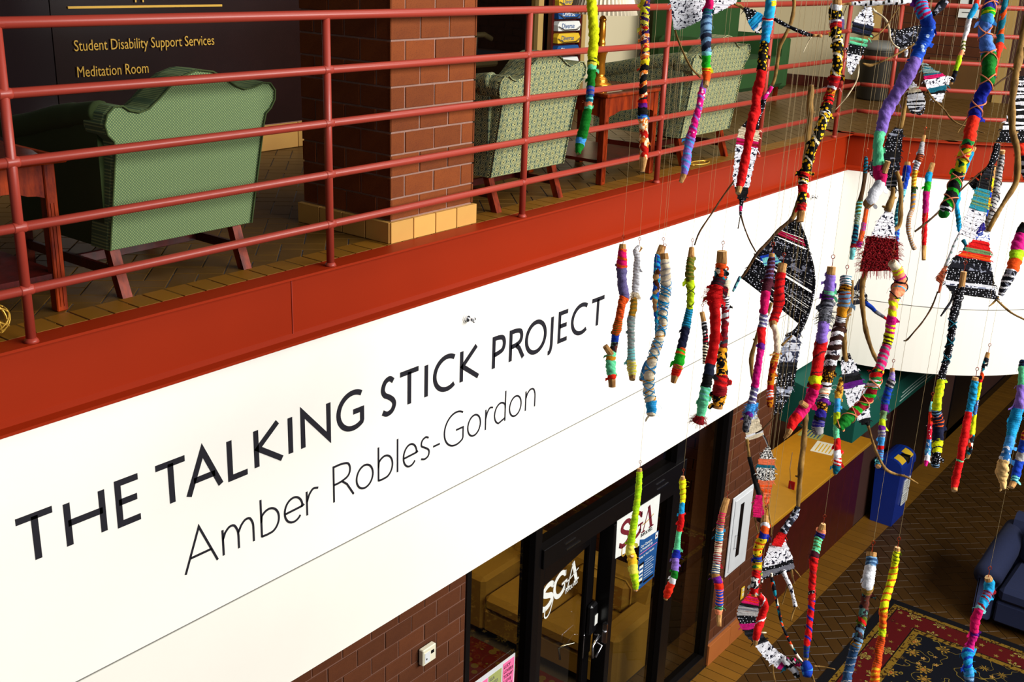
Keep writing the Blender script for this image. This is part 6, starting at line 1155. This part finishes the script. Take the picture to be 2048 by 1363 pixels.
W = web('dress-shaped woven panel of blue print, red, green and dotted black before the curved fascia', 'F', 3.6, [(800, 690), (755, 740), (715, 780), (690, 812), (645, 845), (612, 905), (602, 990), (640, 1040)], [(852, 700), (845, 760), (850, 800), (852, 830), (852, 880), (868, 950), (875, 1000), (890, 1075)], [(0, .14, 'bluprint'), (.14, .28, 'red'), (.28, .34, 'sage/green:1:.4'), (.34, .44, 'red/orange:1:.4'), (.44, .52, 'bdots'), (.52, .62, 'gprint/bstrip:1:.4'), (.62, .80, 'bdots'), (.80, .86, 'gprint/white:1:.5'), (.86, 1, 'bdots')])
weave(W, 'F', 3.61, [(812, 640), (795, 670), (778, 702)], [(820, 640), (822, 665), (800, 702)], [(0, 1, 'indigo')])
branch(W, 'F', 3.6, [(885, 1072, 12), (930, 1115, 12), (980, 1155, 11), (1060, 1195, 10)], 'bark'); branch(W, 'F', 3.6, [(900, 1060, 10), (870, 1095, 10), (845, 1115, 5)], 'bark'); branch(W, 'F', 3.6, [(648, 1035, 18), (630, 1085, 14), (600, 1130, 13), (572, 1170, 9)], 'dgrey/black:12:.4', 'wrapped_twig'); branch(W, 'F', 3.6, [(722, 820, 6), (728, 860, 7), (715, 910, 5)], 'darkred', 'wrapped_twig'); branch(W, 'F', 3.6, [(700, 740, 22), (715, 770, 16), (705, 790, 12)], 'teal', 'wrapped_twig'); hang(W, 'F', 3.6, 826, 690)
# lower sculpture with legs
W = web('white print dress panel with dotted hem and twig legs under the long bare branch', 'J', 3.55, [(330, 470), (308, 530), (285, 600), (272, 650), (262, 705)], [(420, 448), (440, 510), (462, 570), (474, 620), (470, 640)], [(0, .66, 'wprint/white:1:.25'), (.66, 1, 'bdots/grey:1:.4')])
weave(W, 'J', 3.54, [(378, 405), (335, 478)], [(425, 405), (395, 490)], [(0, 1, 'red', 0, .006)])
branch(W, 'P', 3.54, [(1603, 812, 9), (1610, 832, 12), (1608, 880, 11), (1602, 930, 11), (1599, 970, 10), (1596, 1012, 9)], 'bark', 'branch'); branch(W, 'J', 3.53, [(500, 240, 36), (480, 290, 42), (440, 345, 46), (405, 400, 50)], 'bstrip/gprint:20:.4', 'wrapped_twig')
branch(W, 'J', 3.54, [(408, 650, 36), (425, 690, 28), (450, 740, 24), (468, 800, 24), (485, 872, 26)], 'wprint', 'wrapped_twig')
for P in ([(440, 720, 9), (420, 790, 9), (400, 865, 7)], [(490, 870, 10), (470, 920, 10), (457, 972, 7)], [(490, 865, 8), (513, 895, 7)], [(462, 640, 14), (468, 690, 13), (482, 732, 9)], [(478, 640, 12), (500, 662, 10), (520, 690, 7)]): branch(W, 'J', 3.54, P, 'bark')
hang(W, 'P', 3.54, 1603, 812)
W = web('leaf-shaped woven fan in pink, grey, magenta and black sweeping down to white print', 'J', 3.5, [(205, 785), (150, 840), (120, 890), (113, 940), (135, 1000), (170, 1060), (215, 1105), (245, 1150), (310, 1225), (360, 1262), (420, 1292)], [(238, 800), (246, 850), (245, 895), (240, 940), (235, 985), (262, 1030), (292, 1085), (330, 1130), (375, 1172), (422, 1205), (440, 1240)], [(0, .14, 'pink/redor:1:.3', 0, .004), (.14, .17, 'black'), (.17, .27, 'silver/grey:1:.3', 0, .004), (.27, .35, 'bdots'), (.35, .42, 'magenta'), (.42, .62, 'black/dgrey:1:.3'), (.62, .92, 'wprint'), (.92, .96, 'magenta'), (.96, 1, 'teal')])
branch(W, 'J', 3.49, [(410, 1215, 40), (445, 1255, 44), (480, 1290, 46), (500, 1335, 34)], 'white/black:30:.4', 'wrapped_twig'); branch(W, 'J', 3.48, [(465, 1215, 30), (500, 1250, 40), (535, 1275, 40)], 'bwprint/pink:22:.4', 'wrapped_twig'); branch(W, 'J', 3.46, [(555, 1240, 50), (562, 1280, 66), (560, 1325, 50)], 'blue/sky:20:.2', 'wrapped_twig')
branch(W, 'J', 3.48, [(332, 665, 18), (335, 700, 22), (348, 760, 22), (360, 820, 20), (378, 900, 18), (398, 990, 18), (430, 1065, 16), (465, 1135, 16), (500, 1195, 16), (540, 1245, 16)], 'multiB', 'wrapped_twig'); branch(W, 'J', 3.48, [(605, 1260, 10), (650, 1264, 10), (700, 1272, 10), (742, 1282, 7)], 'bark'); branch(W, 'J', 3.5, [(340, 1250, 14), (342, 1300, 12), (360, 1380, 10)], 'bark'); branch(W, 'J', 3.47, [(590, 1310, 10), (605, 1350, 9), (625, 1420, 8)], 'bark'); branch(W, 'J', 3.47, [(262, 1045, 10), (298, 1045, 8)], 'barkpale')
hang(W, 'J', 3.5, 225, 790)
